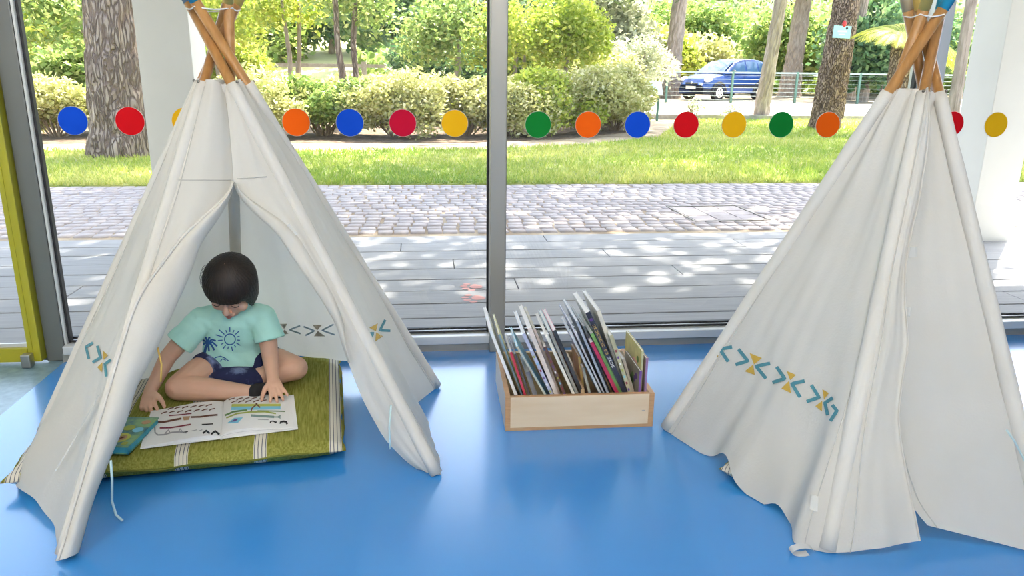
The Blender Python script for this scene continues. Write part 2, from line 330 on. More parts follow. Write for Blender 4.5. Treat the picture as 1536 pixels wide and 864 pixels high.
struct(build('wall_front_2', MB().bbox(XL, -2.75, WY, GY+.1, 0, ZC), 'wall'))
# ceiling tube lights
for i, (lx_, ly_) in enumerate([(-1.9,-.3),(.7,-.3),(-1.9,-2.3),(.7,-2.3)]):
    t = thing('ceiling_light', ['long white ceiling light over the left side of the room','long white ceiling light over the middle of the room','long white ceiling light near the left end of the back wall','long white ceiling light near the middle of the back wall','long white ceiling light near the right end of the back wall','long white ceiling light nearest the window, left one','long white ceiling light nearest the window, right one'][i], 'ceiling light', (lx_, ly_, ZC-.035), 0, 'ceiling lights')
    build('housing', MB().bbox(-.66,.66,-.10,.10,0,.035), 'white', t)
    if 'tube_glow' not in M: M['tube_glow'] = mat('tube_glow', (1.0,.93,.84), .5, emit=LAMP)
    for yy in (-.05, .05): build('tube', MB().tube([(-.6,yy,-.014),(.6,yy,-.014)], .014, 8), 'tube_glow', t)
# round window stickers
rowm = ['blue','red','yellow',None,'orange','blue','crimson','yellow']
rowr = ['green','orange','blue','red','yellow','green','orange','blue']
lab = {0:'blue round window sticker, leftmost of all, beside the aluminium post', 1:'red round window sticker in front of the thick pine trunk at left', 2:'yellow round window sticker half hidden by the left teepee',
       4:'orange round window sticker just right of the left teepee', 5:'blue round window sticker left of the mullion, second after the orange one', 6:'crimson round window sticker between a blue and a yellow one, left pane', 7:'yellow round window sticker just left of the mullion'}
labr = ['green round window sticker just right of the mullion', 'orange round window sticker between a green and a blue one, before the hedge', 'blue round window sticker in front of the hedge end, right pane', 'red round window sticker over the pale road, left of the yellow one', 'yellow round window sticker below the blue car', 'green round window sticker beside the slim pine trunk', 'orange round window sticker in front of the pine trunk with the blue sign', 'blue round window sticker half hidden behind the right teepee']
def dot(x, z, c, label):
    t = thing('window_sticker', label, 'sticker', (x, GY-.0035, z), 0, 'round window stickers')
    build('print_disc', MB().disc((0,-.0014,0), .0535, depth=.001), 'dot_'+c, t); build('border', MB().disc((0,0,0), .0550, depth=.0014), 'dot_rim', t)
def dotx(px, py): p = gy(px, py, GY); return p.x, p.z
x0, z0 = dotx(110,181); x7, z7 = dotx(682,185)
for k, c in enumerate(rowm):
    if c: dot(x0+(x7-x0)*k/7, z0+(z7-z0)*k/7, c, lab[k])
x0, z0 = dotx(807,187); x6, z6 = dotx(1241,187)
for k, c in enumerate(rowr): dot(x0+(x6-x0)*k/6, z0+(z6-z0)*k/6, c, labr[k])
dot(*dotx(1427,186), 'red', 'red round window sticker just right of the right teepee'); dot(*dotx(1493,187), 'yellow', 'yellow round window sticker in front of the cream column, rightmost of all')
# ================================================================== teepees
def plane_hit(px, py, p0, nrm):
    d = ray(px, py); t = (p0-CO).dot(nrm)/d.dot(nrm); return CO + d*t
class Teepee:
    def __init__(s, root, feet, C, ztop, seed, twist=1):
        s.root = root; s.o = Vector(root.location); s.feet = [Vector((*f, 0)) for f in feet]; s.C = Vector(C); s.zt = ztop; s.seed = seed
        s.cen = sum(s.feet, Vector())/5; s.K = []
        for i, f in enumerate(s.feet):
            d = (s.C - f); d.z = 0; d.normalize(); tang = Vector((-d.y, d.x, 0))
            s.K.append(s.C + tang*.028*twist - d*.003*i + Vector((0,0,.006*i-.015)))
    def pole(s, i, z):
        f, k = s.feet[i], s.K[i]; return f + (k-f)*(z/k.z)
    def out(s, i):
        d = s.feet[i]-s.cen; d.z = 0; return d.normalized()
    def skin(s, i, t):
        """cloth line along pole i, t=0 top, t=1 floor"""
        z = s.zt*(1-t); return s.pole(i, z) + s.out(i)*(.006+.008*min(1,t*1.6))
    def L(s, p): return Vector(p) - s.o
    def normal(s, i, j):
        a, b = s.skin(i,1), s.skin(j,1); c = (s.skin(i,0)+s.skin(j,0))/2
        n = (b-a).cross(c-a).normalized(); mid = (a+b)/2 - s.cen; mid.z = 0
        return n if n.dot(mid) > 0 else -n
    def wr(s, p, n, amp, freq=5.):
        q = Vector((p.x*freq, p.y*freq, p.z*freq*.45)) + Vector((s.seed*7.1,0,0))
        return n*(noise.noise(q)*amp + noise.noise(q*2.7)*amp*.35)
    def panel(s, i, j, name, hem=lambda a: (0,0), belly=-.02, amp=.012, ns=36, nt=48, folds=0., mat_='canvas', t0=0.):
        n = s.normal(i, j); P = []
        for r in range(nt+1):
            t = t0 + (1-t0)*r/nt; row = []
            for q in range(ns+1):
                a = q/ns; p = s.skin(i,t).lerp(s.skin(j,t), a)
                w = math.sin(math.pi*a)
                p = p + n*(belly*w*t) + s.wr(p, n, amp*min(1, w*2)*(.4+.6*t)) + n*((.003+.008*t)*min(1,w*2)*noise.noise(Vector((a*11+s.seed*5, t*1.6, i*3.7))))
                if folds: p = p + n*(folds*math.sin(a*math.pi*5+s.seed)*w*math.exp(-((t-.12)/.25)**2)*.5)
                lift, push = hem(a); h = smoothstep(.55, 1, t)
                p = p + Vector((0,0,lift))*smoothstep(.75,1,t) + Vector((n.x,n.y,0)).normalized()*push*h
                if p.z < .003: p.z = .003
                row.append(s.L(p))
            P.append(row)
        return build(name, MB().grid(P), mat_, s.root, smooth=True)
    def flap(s, i, pole_side, edge, j, name, off=0., curl=.0, belly=.02, nt=56, nc=14, ttop=0., lift=.003, mat_='canvas', extend=0.):
        """door cloth from pole i to a free edge given as pixels on the door plane"""
        n = s.normal(i, j); p0 = (s.skin(i,1)+s.skin(j,1))/2
        E3 = [plane_hit(x, y, p0, n) for x, y in edge]
        tab = sorted([(1-e.z/s.zt, e) for e in E3], key=lambda q: q[0])
        def edge_at(t):
            if t <= tab[0][0]: return tab[0][1]
            for a, b in zip(tab, tab[1:]):
                if t <= b[0]: return a[1].lerp(b[1], (t-a[0])/max(1e-6, b[0]-a[0]))
            return tab[-1][1]
        # smooth the edge
        P = []
        for r in range(nt+1):
            t = ttop + (1-ttop)*r/nt; a = s.skin(i, t)
            e = sum((edge_at(min(1, max(ttop, t+d))) for d in (-.02,-.01,0,.01,.02)), Vector())/5; e = Vector((e.x, e.y, e.z))
            row = []
            for q in range(nc+1):
                u = q/nc; p = a.lerp(e, u)
                d = (off(t) if callable(off) else off)*u + belly*math.sin(math.pi*min(1,u*1.05)) + (curl*smoothstep(.75,1,u))
                p = p + n*d + s.wr(p, n, .010*min(1,u*3)) + n*(.007*min(1,u*3)*noise.noise(Vector((u*5+s.seed*3, t*2.5, 9.1))))
                if p.z < lift: p.z = lift
                row.append(s.L(p))
            P.append(row)
        return build(name, MB().grid(P), mat_, s.root, smooth=True), P
    def sleeve(s, i, top=None, r=.022, bot=.0):
        pts = [s.L(s.pole(i, z) + s.out(i)*.001) for z in np.linspace(s.zt-.01, bot+.004, 24)]
        rs = [.0185 + (r-.0185)*min(1, k/20) + .0015*noise.noise(Vector((k*.5, i*3.3, s.seed))) for k in range(24)]
        o = build('pole_sleeve', MB().tube(pts, rs, 14), 'canvas_sleeve', s.root, smooth=True)
        return o
    def seam(s, i, ang, toward, side=.024):
        d = (s.feet[toward]-s.feet[i]).normalized()
        n = s.normal(i, toward) if (toward-i) % 5 in (1,4) else s.out(i)
        pts = [s.L(s.pole(i, z) + d*side*1.25 + n*.0135 + s.out(i)*.004) for z in np.linspace(s.zt-.03, .02, 20)]
        return build('seam', MB().tube(pts, .0018, 6), 'seam', s.root, smooth=True)
    def poles(s, paints, top=1.58, r=.0148):
        for i, c in enumerate(paints):
            a, b = s.pole(i, .022), s.pole(i, top); m_ = s.pole(i, 1.362)
            p = build('pole', MB().tube([s.L(a), s.L(m_)], [r, r], 16), 'pole', s.root, smooth=True)
            build('painted_end', MB().tube([s.L(m_), s.L(b)], [r+.0004, r+.0004], 16), c, p, smooth=True)
            for dd in (s.out(i),):
                q = s.pole(i, s.zt-.004) + dd*.024
                build('rivet', MB().ellipsoid(s.L(q), (.0045,.0045,.0045), nu=8, nv=6), 'rivet', s.root)
    def ring(s, z=1.348):
        ps = [s.pole(i, z) for i in range(5)]; c = sum(ps, Vector())/5
        ps.sort(key=lambda p: math.atan2(p.y-c.y, p.x-c.x))
        pts = []
        for k in range(5):
            a, b = ps[k], ps[(k+1)%5]
            a = a + (a-c).normalized()*.016; b = b + (b-c).normalized()*.016
            for q in range(6): pts.append(s.L(a.lerp(b, q/6) - Vector((0,0,.006*math.sin(math.pi*q/6)))))
        pts.append(pts[0]); o = build('tie_cord', MB().tube(pts, .0022, 6), 'cord', s.root, smooth=True); return o
def project_px(o, px, py, off=.0015):
    """drop a photograph point onto a mesh: the ray only picks the place on the real surface"""
    if 'b' not in _bv.get(o.name, {}): _bv[o.name] = {'b': bvh_of(o.data)}
    org = CO - (o.parent.location if o.parent else Vector())
    hit = _bv[o.name]['b'].ray_cast(org, ray(px, py).normalized())
    if hit[0] is None: return None
    n = hit[1]
    if n.dot(ray(px, py)) > 0: n = -n
    return hit[0] + n*off
_bv = {}
def ribbon_px(o, pts, w, m, name, off=.0015, parent=None, step=2.):
    """a flat printed stroke along photo points on the surface of o, w pixels wide"""
    dense = []
    for (a, b) in zip(pts, pts[1:]):
        L = math.hypot(b[0]-a[0], b[1]-a[1]); k = max(1, int(L/step))
        for q in range(k): dense.append((a[0]+(b[0]-a[0])*q/k, a[1]+(b[1]-a[1])*q/k))
    dense.append(pts[-1]); rows = []
    for k, p in enumerate(dense):
        a = dense[max(0,k-1)]; b = dense[min(len(dense)-1,k+1)]; dx, dy = b[0]-a[0], b[1]-a[1]; L = math.hypot(dx, dy) or 1
        nx, ny = -dy/L*w/2, dx/L*w/2
        l, r = project_px(o, p[0]+nx, p[1]+ny, off), project_px(o, p[0]-nx, p[1]-ny, off)
        if l is not None and r is not None: rows.append([l, r])
    if len(rows) < 2: return None
    return build(name, MB().grid(rows), m, parent or o)
def patch_px(o, poly, m, name, off=.0015, parent=None, n=6):
    """a filled printed patch (3 or 4 corners) on the surface of o"""
    q = poly if len(poly) == 4 else [poly[0], poly[1], poly[2], poly[2]]
    rows = []
    for i in range(n+1):
        a = (q[0][0]+(q[3][0]-q[0][0])*i/n, q[0][1]+(q[3][1]-q[0][1])*i/n); b = (q[1][0]+(q[2][0]-q[1][0])*i/n, q[1][1]+(q[2][1]-q[1][1])*i/n)
        row = [project_px(o, a[0]+(b[0]-a[0])*k/n, a[1]+(b[1]-a[1])*k/n, off) for k in range(n+1)]
        if any(p is None for p in row): return None
        rows.append(row)
    return build(name, MB().grid(rows), m, parent or o)

# ---- left teepee: feet FL, FR, BR, B, L
rootA = thing('teepee_tent', 'open white canvas teepee with its door flaps parted around the reading child', 'teepee', (-.57, 2.42, 0))
FLp, FRp, BRp, Bp, Lp = gz(97,834), gz(655,712), gz(655,580), Vector((-.76,3.0,0)), gz(64,650)
A = Teepee(rootA, [(p.x, p.y) for p in (FLp, FRp, BRp, Bp, Lp)], (-.586, 2.44, 1.240), 1.148, 1)
A.poles(['paint_yellow','paint_grey','paint_blue','paint_yellow','paint_yellow'])
A.ring()
for i in range(5): A.sleeve(i, r=.020 if i else .023)
pL = A.panel(4, 0, 'side_panel', hem=lambda a: (.035*math.exp(-((a-.62)/.2)**2), .075*math.sin(math.pi*min(1,a*1.15))**2*(a<.87)), belly=.0, amp=.024, folds=.03)
pR = A.panel(1, 2, 'side_panel', hem=lambda a: (.02*math.sin(math.pi*a), -.07*math.exp(-((a-.72)/.2)**2)), belly=-.02, amp=.018, folds=.025)
pB1 = A.panel(2, 3, 'back_panel', hem=lambda a: (.082*smoothstep(.12,.45,a), 0), belly=-.012, amp=.008)
pB2 = A.panel(3, 4, 'back_panel', hem=lambda a: (.08*smoothstep(.0,.25,a)*(1-smoothstep(.9,1.,a)), 0), belly=-.012, amp=.008)
top_edge = [(336,128),(343,180),(348,235),(351,286)]
eL = top_edge + [(327,330),(302,362),(286,411),(259,470),(231,533),(204,580),(192,627),(180,655),(169,678),(140,750),(116,836)]
eR = top_edge + [(383,322),(415,350),(443,395),(475,440),(506,490),(515,520),(526,545),(540,578),(556,613),(584,662),(622,700),(640,710)]
fl, PLg = A.flap(0, 1, eL, 1, 'door_flap', off=.006, curl=-.012, belly=.022)
fr, PRg = A.flap(1, -1, eR, 0, 'door_flap', off=lambda t: .004-.050*smoothstep(.55,.8,t), curl=.0, belly=.010)
# the turned-back layer on the left flap, lying on top of the flap and folded round its free edge
nA = A.normal(0, 1); rows = []
for r, row in enumerate(PLg):
    t = r/(len(PLg)-1)
    if t < .24: continue
    e = row[-1]; a = row[0]; w = .97*smoothstep(.22,.56,t) + .03
    wob = (.03*math.sin(t*17) + .02*math.sin(t*41))*(1-smoothstep(.4,.6,t))
    line = [e - nA*.004]
    for q in range(9):
        u = q/8; p = e.lerp(a, u*(w+wob)) + nA*(.022 + .020*math.sin(math.pi*u) + .010*u)
        line.append(p)
    rows.append([Vector((p.x, p.y, max(p.z, .004))) for p in line])
tb = build('turned_back_flap', MB().grid(rows), 'canvas', rootA, smooth=True)
build('flap_hem', MB().tube([r[-1]+nA*.004 for r in rows], .0042, 8), 'canvas_sleeve', tb, smooth=True)
patch_px(pL, [(158,592),(170,632),(105,719),(92,706)], 'canvas', 'flap_corner', off=.012, parent=rootA)
ribbon_px(pL, [(157,594),(120,660),(91,707)], 2., 'canvas_tab', 'flap_corner_hem', off=.015, parent=rootA)
# the same on the right flap, a narrower roll in its upper part
rows = []
for r, row in enumerate(PRg):
    t = r/(len(PRg)-1)
    if t < .24: continue
    e = row[-1]; a = row[0]; w = (.55*smoothstep(.24,.40,t))*(1-smoothstep(.50,.70,t)) + .03
    if t > .70: break
    line = [e - nA*.004]
    for q in range(9):
        u = q/8; p = e.lerp(a, u*w) + nA*(.014 + .014*math.sin(math.pi*u) - .006*u); line.append(p)
    rows.append([Vector((p.x, p.y, max(p.z, .004))) for p in line])
build('turned_back_flap', MB().grid(rows), 'canvas', rootA, smooth=True)
# cross seam above the opening
pts = [project_px(fl, x, y, .0022) for x, y in [(262+4.2*k, 270.4-.004*(k-8)**2*.6) for k in range(21)]]
pts = [p for p in pts if p is not None]
if len(pts) > 1: build('seam', MB().tube(pts, .0014, 6), 'seam', rootA)
pts = [project_px(fr, x, y, .0022) for x, y in [(356+4.*k, 268-.25*k) for k in range(12)]]
pts = [p for p in pts if p is not None]
if len(pts) > 1: build('seam', MB().tube(pts, .0014, 6), 'seam', rootA)
# inside back pole showing as a sleeve; ties
def hang(root, pts, r, m, name='tie'):
    o = Vector(root.location); return build(name, MB().tube([Vector(p)-o for p in pts], r, 8), m, root, smooth=True)
n0 = gz(167,690,.16)
a_ = plane_hit(167, 690, (A.skin(0,1)+A.skin(1,1))/2, nA) + nA*.02
hang(rootA, [a_, a_+Vector((.0,-.008,-.05)), gz(168,752,.06), gz(174,772,.02), gz(184,781,.006)], .0032, 'cord_teal')
b_ = plane_hit(585, 608, (A.skin(0,1)+A.skin(1,1))/2, nA) + nA*.012
c_ = plane_hit(586, 674, (A.skin(0,1)+A.skin(1,1))/2, nA) - nA*.006
hang(rootA, [b_, b_.lerp(c_, .5)-Vector((.004,0,0)), c_], .0028, 'cord_teal')
d_ = plane_hit(236, 520, (A.skin(0,1)+A.skin(1,1))/2, nA) - nA*.012
e_ = plane_hit(241, 572, (A.skin(0,1)+A.skin(1,1))/2, nA) - nA*.03
hang(rootA, [d_, d_.lerp(e_, .5)+Vector((.006,0,0)), e_], .0026, 'cord_yellow')
patch_px(fr, [(418,342),(434,336),(447,352),(430,360)], 'canvas_tab', 'fastener_tab', off=.004, parent=rootA)
# prints
def chev(o, tip, a, b, m='teal_print', w=5): ribbon_px(o, [a, tip, b], w, m, 'chevron_print', off=.0022)
def tri(o, p, m='ochre_print'): patch_px(o, p, m, 'triangle_print', off=.0022)
s_ = lambda pts: [(100+x/6.171, 480+y/6.171) for x, y in pts]
for tip, a, b in (((185,250),(250,212),(212,362)), ((320,350),(290,240),(245,392)), ((360,408),(415,368),(373,525)), ((452,470),(438,395),(395,550))):
    q = s_([tip, a, b]); chev(pL, q[0], q[1], q[2], w=4.0)
tri(pL, s_([(340,282),(390,328),(345,372)])); tri(pL, s_([(338,392),(290,438),(334,485)]))
s_ = lambda pts: [(400+x/2.88, 440+y/2.88) for x, y in pts]
for tip, a, b in (((487,160),(510,115),(532,162)), ((458,172),(432,178),(446,200))): q = s_([tip, a, b]); chev(pR, q[0], q[1], q[2], w=3.8)
tri(pR, s_([(440,150),(478,130),(470,165)])); tri(pR, s_([(500,186),(470,170),(466,210)]))
for tip, a, b in (((100,156),(145,138),(147,172)), ((208,160),(160,142),(168,180)), ((240,158),(290,132),(294,177)), ((55,155),(30,135),(35,165))):
    q = s_([tip, a, b]); chev(pB1, q[0], q[1], q[2], 'teal_faint', 2.4)
for p in ([(58,130),(90,130),(76,152)], [(62,176),(95,173),(78,154)], [(198,134),(240,134),(220,158)], [(205,184),(254,184),(222,160)]): tri(pB1, s_(p), 'ochre_faint')

# ---- right teepee: feet F, R, BR, B, L
rootB = thing('teepee_tent', 'closed white canvas teepee with a slack door flap, right of the book box', 'teepee', (1.36, 2.1, 0))
Fp, Rp, Lp2 = gz(1240,826), gz(1572,832), gz(1000,644)
B = Teepee(rootB, [(Fp.x,Fp.y), (Rp.x,Rp.y), (1.93,2.2), (1.42,2.68), (Lp2.x,Lp2.y)], (1.402, 2.12, 1.262), 1.150, 2, -1)
B.poles(['paint_blue','paint_yellow','paint_tan','paint_yellow','paint_blue'])
B.ring()
for i in range(5): B.sleeve(i, r=.024)
def hemB(a):
    # slack hem between the left foot (a=0) and the front foot (a=1)
    lift = .066*math.exp(-((a-.43)/.10)**2) + .035*math.exp(-((a-.74)/.05)**2) + .012*math.sin(a*9)**2
    push = .02*math.exp(-((a-.58)/.16)**2) + .012*math.sin(a*14)*math.sin(math.pi*a) + .075*math.exp(-((a-.93)/.06)**2)
    return lift*math.sin(math.pi*a)**.5, push*math.sin(math.pi*a)**.3
qL = B.panel(4, 0, 'side_panel', hem=hemB, belly=-.015, amp=.020, ns=60, nt=60, folds=.012)
B.panel(1, 2, 'side_panel', belly=-.02, amp=.01); B.panel(2, 3, 'back_panel', amp=.01); B.panel(3, 4, 'back_panel', amp=.01)
eF = [(1383,135),(1386,180),(1382,240),(1374,300),(1362,350),(1352,400),(1349,450),(1355,520),(1347,570),(1341,622),(1350,690),(1362,750),(1373,809)]
eG = [(1387,135),(1384,200),(1370,300),(1352,360),(1345,420),(1345,520),(1335,620),(1350,700),(1372,760),(1397,790)]
gf, PF = B.flap(0, 1, eF, 1, 'door_flap', off=.020, curl=.006, belly=.018, nc=22)
gr, PG = B.flap(1, -1, eG, 0, 'door_flap', off=-.015, belly=-.02, nc=26)
build('flap_edge', MB().tube([row[-1] for row in PF], .0028, 6), 'canvas', rootB, smooth=True)
s_ = lambda pts: [(1060+x/2.2727, 480+y/2.2727) for x, y in pts]
for tip, a, b in (((46,100),(88,92),(75,142)), ((142,140),(110,100),(100,152)), ((170,158),(218,148),(204,200)), ((268,200),(240,160),(226,214)), ((292,218),(335,208),(320,264)), ((385,264),(358,222),(342,278)), ((405,283),(432,266),(415,325)), ((446,310),(430,290),(424,345))):
    q = s_([tip, a, b]); chev(qL, q[0], q[1], q[2], w=5.2)
for p in ([(148,113),(190,130),(163,152)], [(160,152),(132,175),(166,188)], [(274,174),(306,188),(286,206)], [(282,208),(256,234),(289,250)], [(396,236),(418,250),(402,272)], [(396,276),(372,294),(395,312)], [(42,105),(30,122),(40,127)]):
    tri(qL, s_(p))
patch_px(gr, [(1356,372),(1375,370),(1375,386),(1357,388)], 'canvas_tab', 'fastener_tab', off=.003, parent=rootB)
patch_px(gr, [(1349,460),(1366,461),(1364,475),(1350,474)], 'canvas_tab', 'fastener_tab', off=.003, parent=rootB)
def col_seam(o, ncols, c, parent):
    vs = o.data.vertices; n = len(vs)//ncols
    build('seam', MB().tube([vs[r*ncols+c].co + vs[r*ncols+c].normal*0 + Vector((0,-.0015,0)) for r in range(1, n)], .0014, 6), 'seam', parent, smooth=True)
col_seam(qL, 61, 4, rootB); col_seam(qL, 61, 57, rootB); col_seam(gf, 23, 5, rootB); col_seam(gr, 27, 2, rootB); col_seam(gr, 27, 24, rootB)
col_seam(pL, 37, 3, rootA); col_seam(pR, 37, 3, rootA); col_seam(pR, 37, 34, rootA); col_seam(fl, 15, 2, rootA); col_seam(fr, 15, 2, rootA)
# care label, loop at the foot and tie string
lp = B.pole(0, .13); d_ = B.out(0)
patch_px(qL, [(1217,742),(1228,745),(1226,768),(1215,764)], 'canvas_tab', 'care_label', off=.004, parent=rootB)
lo = Vector((Fp.x, Fp.y, 0)) - Vector(rootB.location)
pts = [lo + Vector((-.075+.03*math.cos(t), -.01, .014+.012*math.sin(t))) for t in np.linspace(0, 1.7*math.pi, 12)]
rows = [[p + Vector((0,-.011,0)), p + Vector((0,.011,0))] for p in pts]; build('fabric_loop', MB().grid(rows), 'canvas', rootB, smooth=True)
t1 = gy(1497,640,1.62); t2 = gy(1545,705,1.60)
hang(rootB, [gy(1510,645,1.585), gy(1522,662,1.58), gy(1540,697,1.57), gy(1556,730,1.565)], .0026, 'cord_teal')
# puckered collar of cloth tied at the top of each teepee
for T in (A, B):
    pts = []
    for k in range(61):
        a = k/60*5; i = int(a) % 5; u = a-int(a); j = (i+1)%5
        p = T.skin(i,0).lerp(T.skin(j,0), u) + Vector((0,0,.006*math.sin(k*1.3) - .018*math.sin(math.pi*u))); c = T.C.copy(); c.z = p.z
        pts.append((p, c))
    rows = []
    for h in range(5):
        rows.append([T.L(p + (p-c).normalized()*(.003+.003*math.sin(k*.9+h)) + Vector((0,0,.008-.014*h))) for k, (p, c) in enumerate(pts)])
    build('collar', MB().grid(rows), 'canvas', T.root, smooth=True)
# ================================================================== cushions
def cushion_mat(name, period):
    m = mat(name, (.20,.21,.035), .95, bump=.25, bscale=60, stretch=(14,1.5,14), spec=.1); n = m.node_tree; b = n.nodes['Principled BSDF']
    tc = n.nodes.new('ShaderNodeTexCoord'); sp = n.nodes.new('ShaderNodeSeparateXYZ'); n.links.new(tc.outputs['Object'], sp.inputs[0])
    def mth(op, a, v=None, c=None):
        k = n.nodes.new('ShaderNodeMath'); k.operation = op
        if isinstance(a, (int, float)): k.inputs[0].default_value = a
        else: n.links.new(a, k.inputs[0])
        if v is not None:
            if isinstance(v, (int, float)): k.inputs[1].default_value = v
            else: n.links.new(v, k.inputs[1])
        return k.outputs[0]
    x = mth('ADD', sp.outputs[0], period*10.5); x = mth('MODULO', x, period); x = mth('SUBTRACT', x, period/2); x = mth('ABSOLUTE', x)
    band = mth('LESS_THAN', x, .019)
    l1 = mth('MULTIPLY', mth('GREATER_THAN', x, .0045), mth('LESS_THAN', x, .0068)); l2 = mth('MULTIPLY', mth('GREATER_THAN', x, .0150), mth('LESS_THAN', x, .0172))
    ln = mth('ADD', l1, l2)
    nz = n.nodes.new('ShaderNodeTexNoise'); nz.inputs['Scale'].default_value = 12; nz.inputs['Detail'].default_value = 6; mp = n.nodes.new('ShaderNodeMapping'); mp.inputs['Scale'].default_value = (16,1,16)
    n.links.new(tc.outputs['Object'], mp.inputs[0]); n.links.new(mp.outputs[0], nz.inputs[0])
    rp = n.nodes.new('ShaderNodeValToRGB'); rp.color_ramp.elements[0].position = .3; rp.color_ramp.elements[1].position = .75
    rp.color_ramp.elements[0].color = (.145,.15,.020,1); rp.color_ramp.elements[1].color = (.31,.305,.08,1); n.links.new(nz.outputs[0], rp.inputs[0])
    def mix(f, a, c):
        k = n.nodes.new('ShaderNodeMix'); k.data_type = 'RGBA'; n.links.new(f, k.inputs[0])
        if isinstance(a, tuple): k.inputs[6].default_value = a
        else: n.links.new(a, k.inputs[6])
        k.inputs[7].default_value = c; return k.outputs[2]
    c = mix(band, rp.outputs[0], (.60,.57,.48,1)); c = mix(ln, c, (.09,.10,.13,1)); n.links.new(c, b.inputs['Base Color'])
    return m
def cushion(loc, rz, w, d, h, label, period, group):
    t = thing('floor_cushion', label, 'cushion', loc, rz, group)
    N = 40; P = []; Q = []
    def prof(u, v): return max(0, (1-abs(u)**7))**.42 * max(0, (1-abs(v)**7))**.42
    for i in range(N+1):
        v = -1+2*i/N; r1 = []; r2 = []
        for j in range(N+1):
            u = -1+2*j/N; v2 = math.copysign(abs(v)**.8, v); u2 = math.copysign(abs(u)**.8, u)
            k = prof(u2, v2); x, y = u2*w/2, v2*d/2
            pinch = 1-.012*math.cos(y*40)*abs(u2)**4
            wr = .0045*noise.noise(Vector((x*7, y*22, loc[0]))) + .003*noise.noise(Vector((x*22, y*9, 3)))
            z = h/2 + (h/2)*k + wr*k; r1.append((x*pinch, y, z)); r2.append((x*pinch, y, h/2 - h/2*k*(.98) + .002))
        P.append(r1); Q.append(r2[::-1])
    mb = MB().grid(P).grid(Q)
    build('pad', mb, cushion_mat('cushion_fabric', period), t, smooth=True)
    e = []
    for k in range(121):
        a = 2*math.pi*k/120; c, s_ = math.cos(a), math.sin(a); f = (abs(c)**9+abs(s_)**9)**(-1/9)
        e.append((c*f*w/2*1.003, s_*f*d/2*1.003, h*.50+.004*math.sin(k*.7)))
    build('piping', MB().tube(e, .0032, 6), mat('piping', (.13,.14,.02), .95), t, smooth=True)
    return t
cushion((-.779, 2.535, 0), math.radians(6.5), .95, .80, .085, 'olive green floor cushion with white stripes under the reading child', .225, 'striped floor cushions')
cc = gz(1083, 716, 0)
cushion((cc.x+.288, cc.y-.049, 0), math.radians(-50), .46, .40, .058, 'striped cushion corner poking out under the hem of the right teepee', .205, 'striped floor cushions')
CT = .085
# ================================================================== the child
pr = Vector((-.68, 2.64, 0)); person = thing('person', 'child with a dark bowl haircut in a mint T-shirt reading cross-legged on the cushion', 'person', pr)
PV = lambda *p: Vector(p) - pr
TH = math.radians(38); HC = PV(-.652, 2.575, .476)
HM = Matrix(((1,0,0), (0, math.cos(TH), -math.sin(TH)), (0, math.sin(TH), math.cos(TH))))
HM = Matrix.Rotation(math.radians(4), 3, 'Y') @ Matrix.Rotation(math.radians(-4), 3, 'Z') @ HM
hd = lambda x, y, z: HC + HM @ Vector((x, y, z))
body = MB()
body.ellipsoid(hd(0,.006,.022), (.069,.083,.077), HM, 28, 18)
body.ellipsoid(hd(0,-.020,-.040), (.054,.058,.060), HM, 24, 14)
body.ellipsoid(hd(0,-.052,-.078), (.024,.020,.018), HM)
for sx in (-1, 1):
    body.ellipsoid(hd(sx*.036,-.050,-.040), (.024,.022,.024), HM)          # cheeks
    body.ellipsoid(hd(sx*.070,.006,-.015), (.009,.018,.026), HM)           # ears
    body.ellipsoid(hd(sx*.010,-.087,-.036), (.0075,.008,.006), HM)         # nostrils
body.capsule(hd(0,-.078,.0), hd(0,-.094,-.030), .0065, .0105)              # nose
body.ellipsoid(hd(0,-.079,-.060), (.020,.010,.009), HM)                    # mouth region
body.chain([hd(0,.030,-.045), PV(-.664,2.628,.362), PV(-.668,2.655,.31)], [.036,.034,.05])
body.chain([PV(-.672,2.665,.31), PV(-.685,2.715,.15)], [.075,.085], sq=(1.,.78), up=(1,0,0))
SR, ER, WR_ = PV(-.782,2.640,.334), PV(-.886,2.585,.222), PV(-.925,2.492,.135)
SL_, EL_, WL = PV(-.562,2.632,.340), PV(-.548,2.600,.205), PV(-.528,2.520,.150)
body.chain([PV(-.72,2.655,.335), SR, ER, WR_], [.045,.037,.0285,.0205]); body.chain([PV(-.62,2.65,.335), SL_, EL_, WL], [.045,.037,.0285,.0205])
KR, AR = PV(-.844,2.530,.130), PV(-.605,2.512,.110); KL, AL = PV(-.474,2.650,.140), PV(-.665,2.600,.112)
body.chain([PV(-.735,2.715,.143), PV(-.80,2.62,.143), KR], [.062,.056,.045]); body.chain([KR, KR.lerp(AR,.4), AR], [.044,.041,.0255])
body.chain([PV(-.625,2.715,.143), PV(-.545,2.69,.145), KL], [.062,.056,.045]); body.chain([KL, KL.lerp(AL,.4), AL], [.044,.041,.0255])
body.chain([AR, PV(-.578,2.525,.108), PV(-.525,2.560,.104)], [.026,.026,.018]); body.chain([AL, PV(-.70,2.59,.108), PV(-.75,2.60,.100)], [.026,.025,.018])
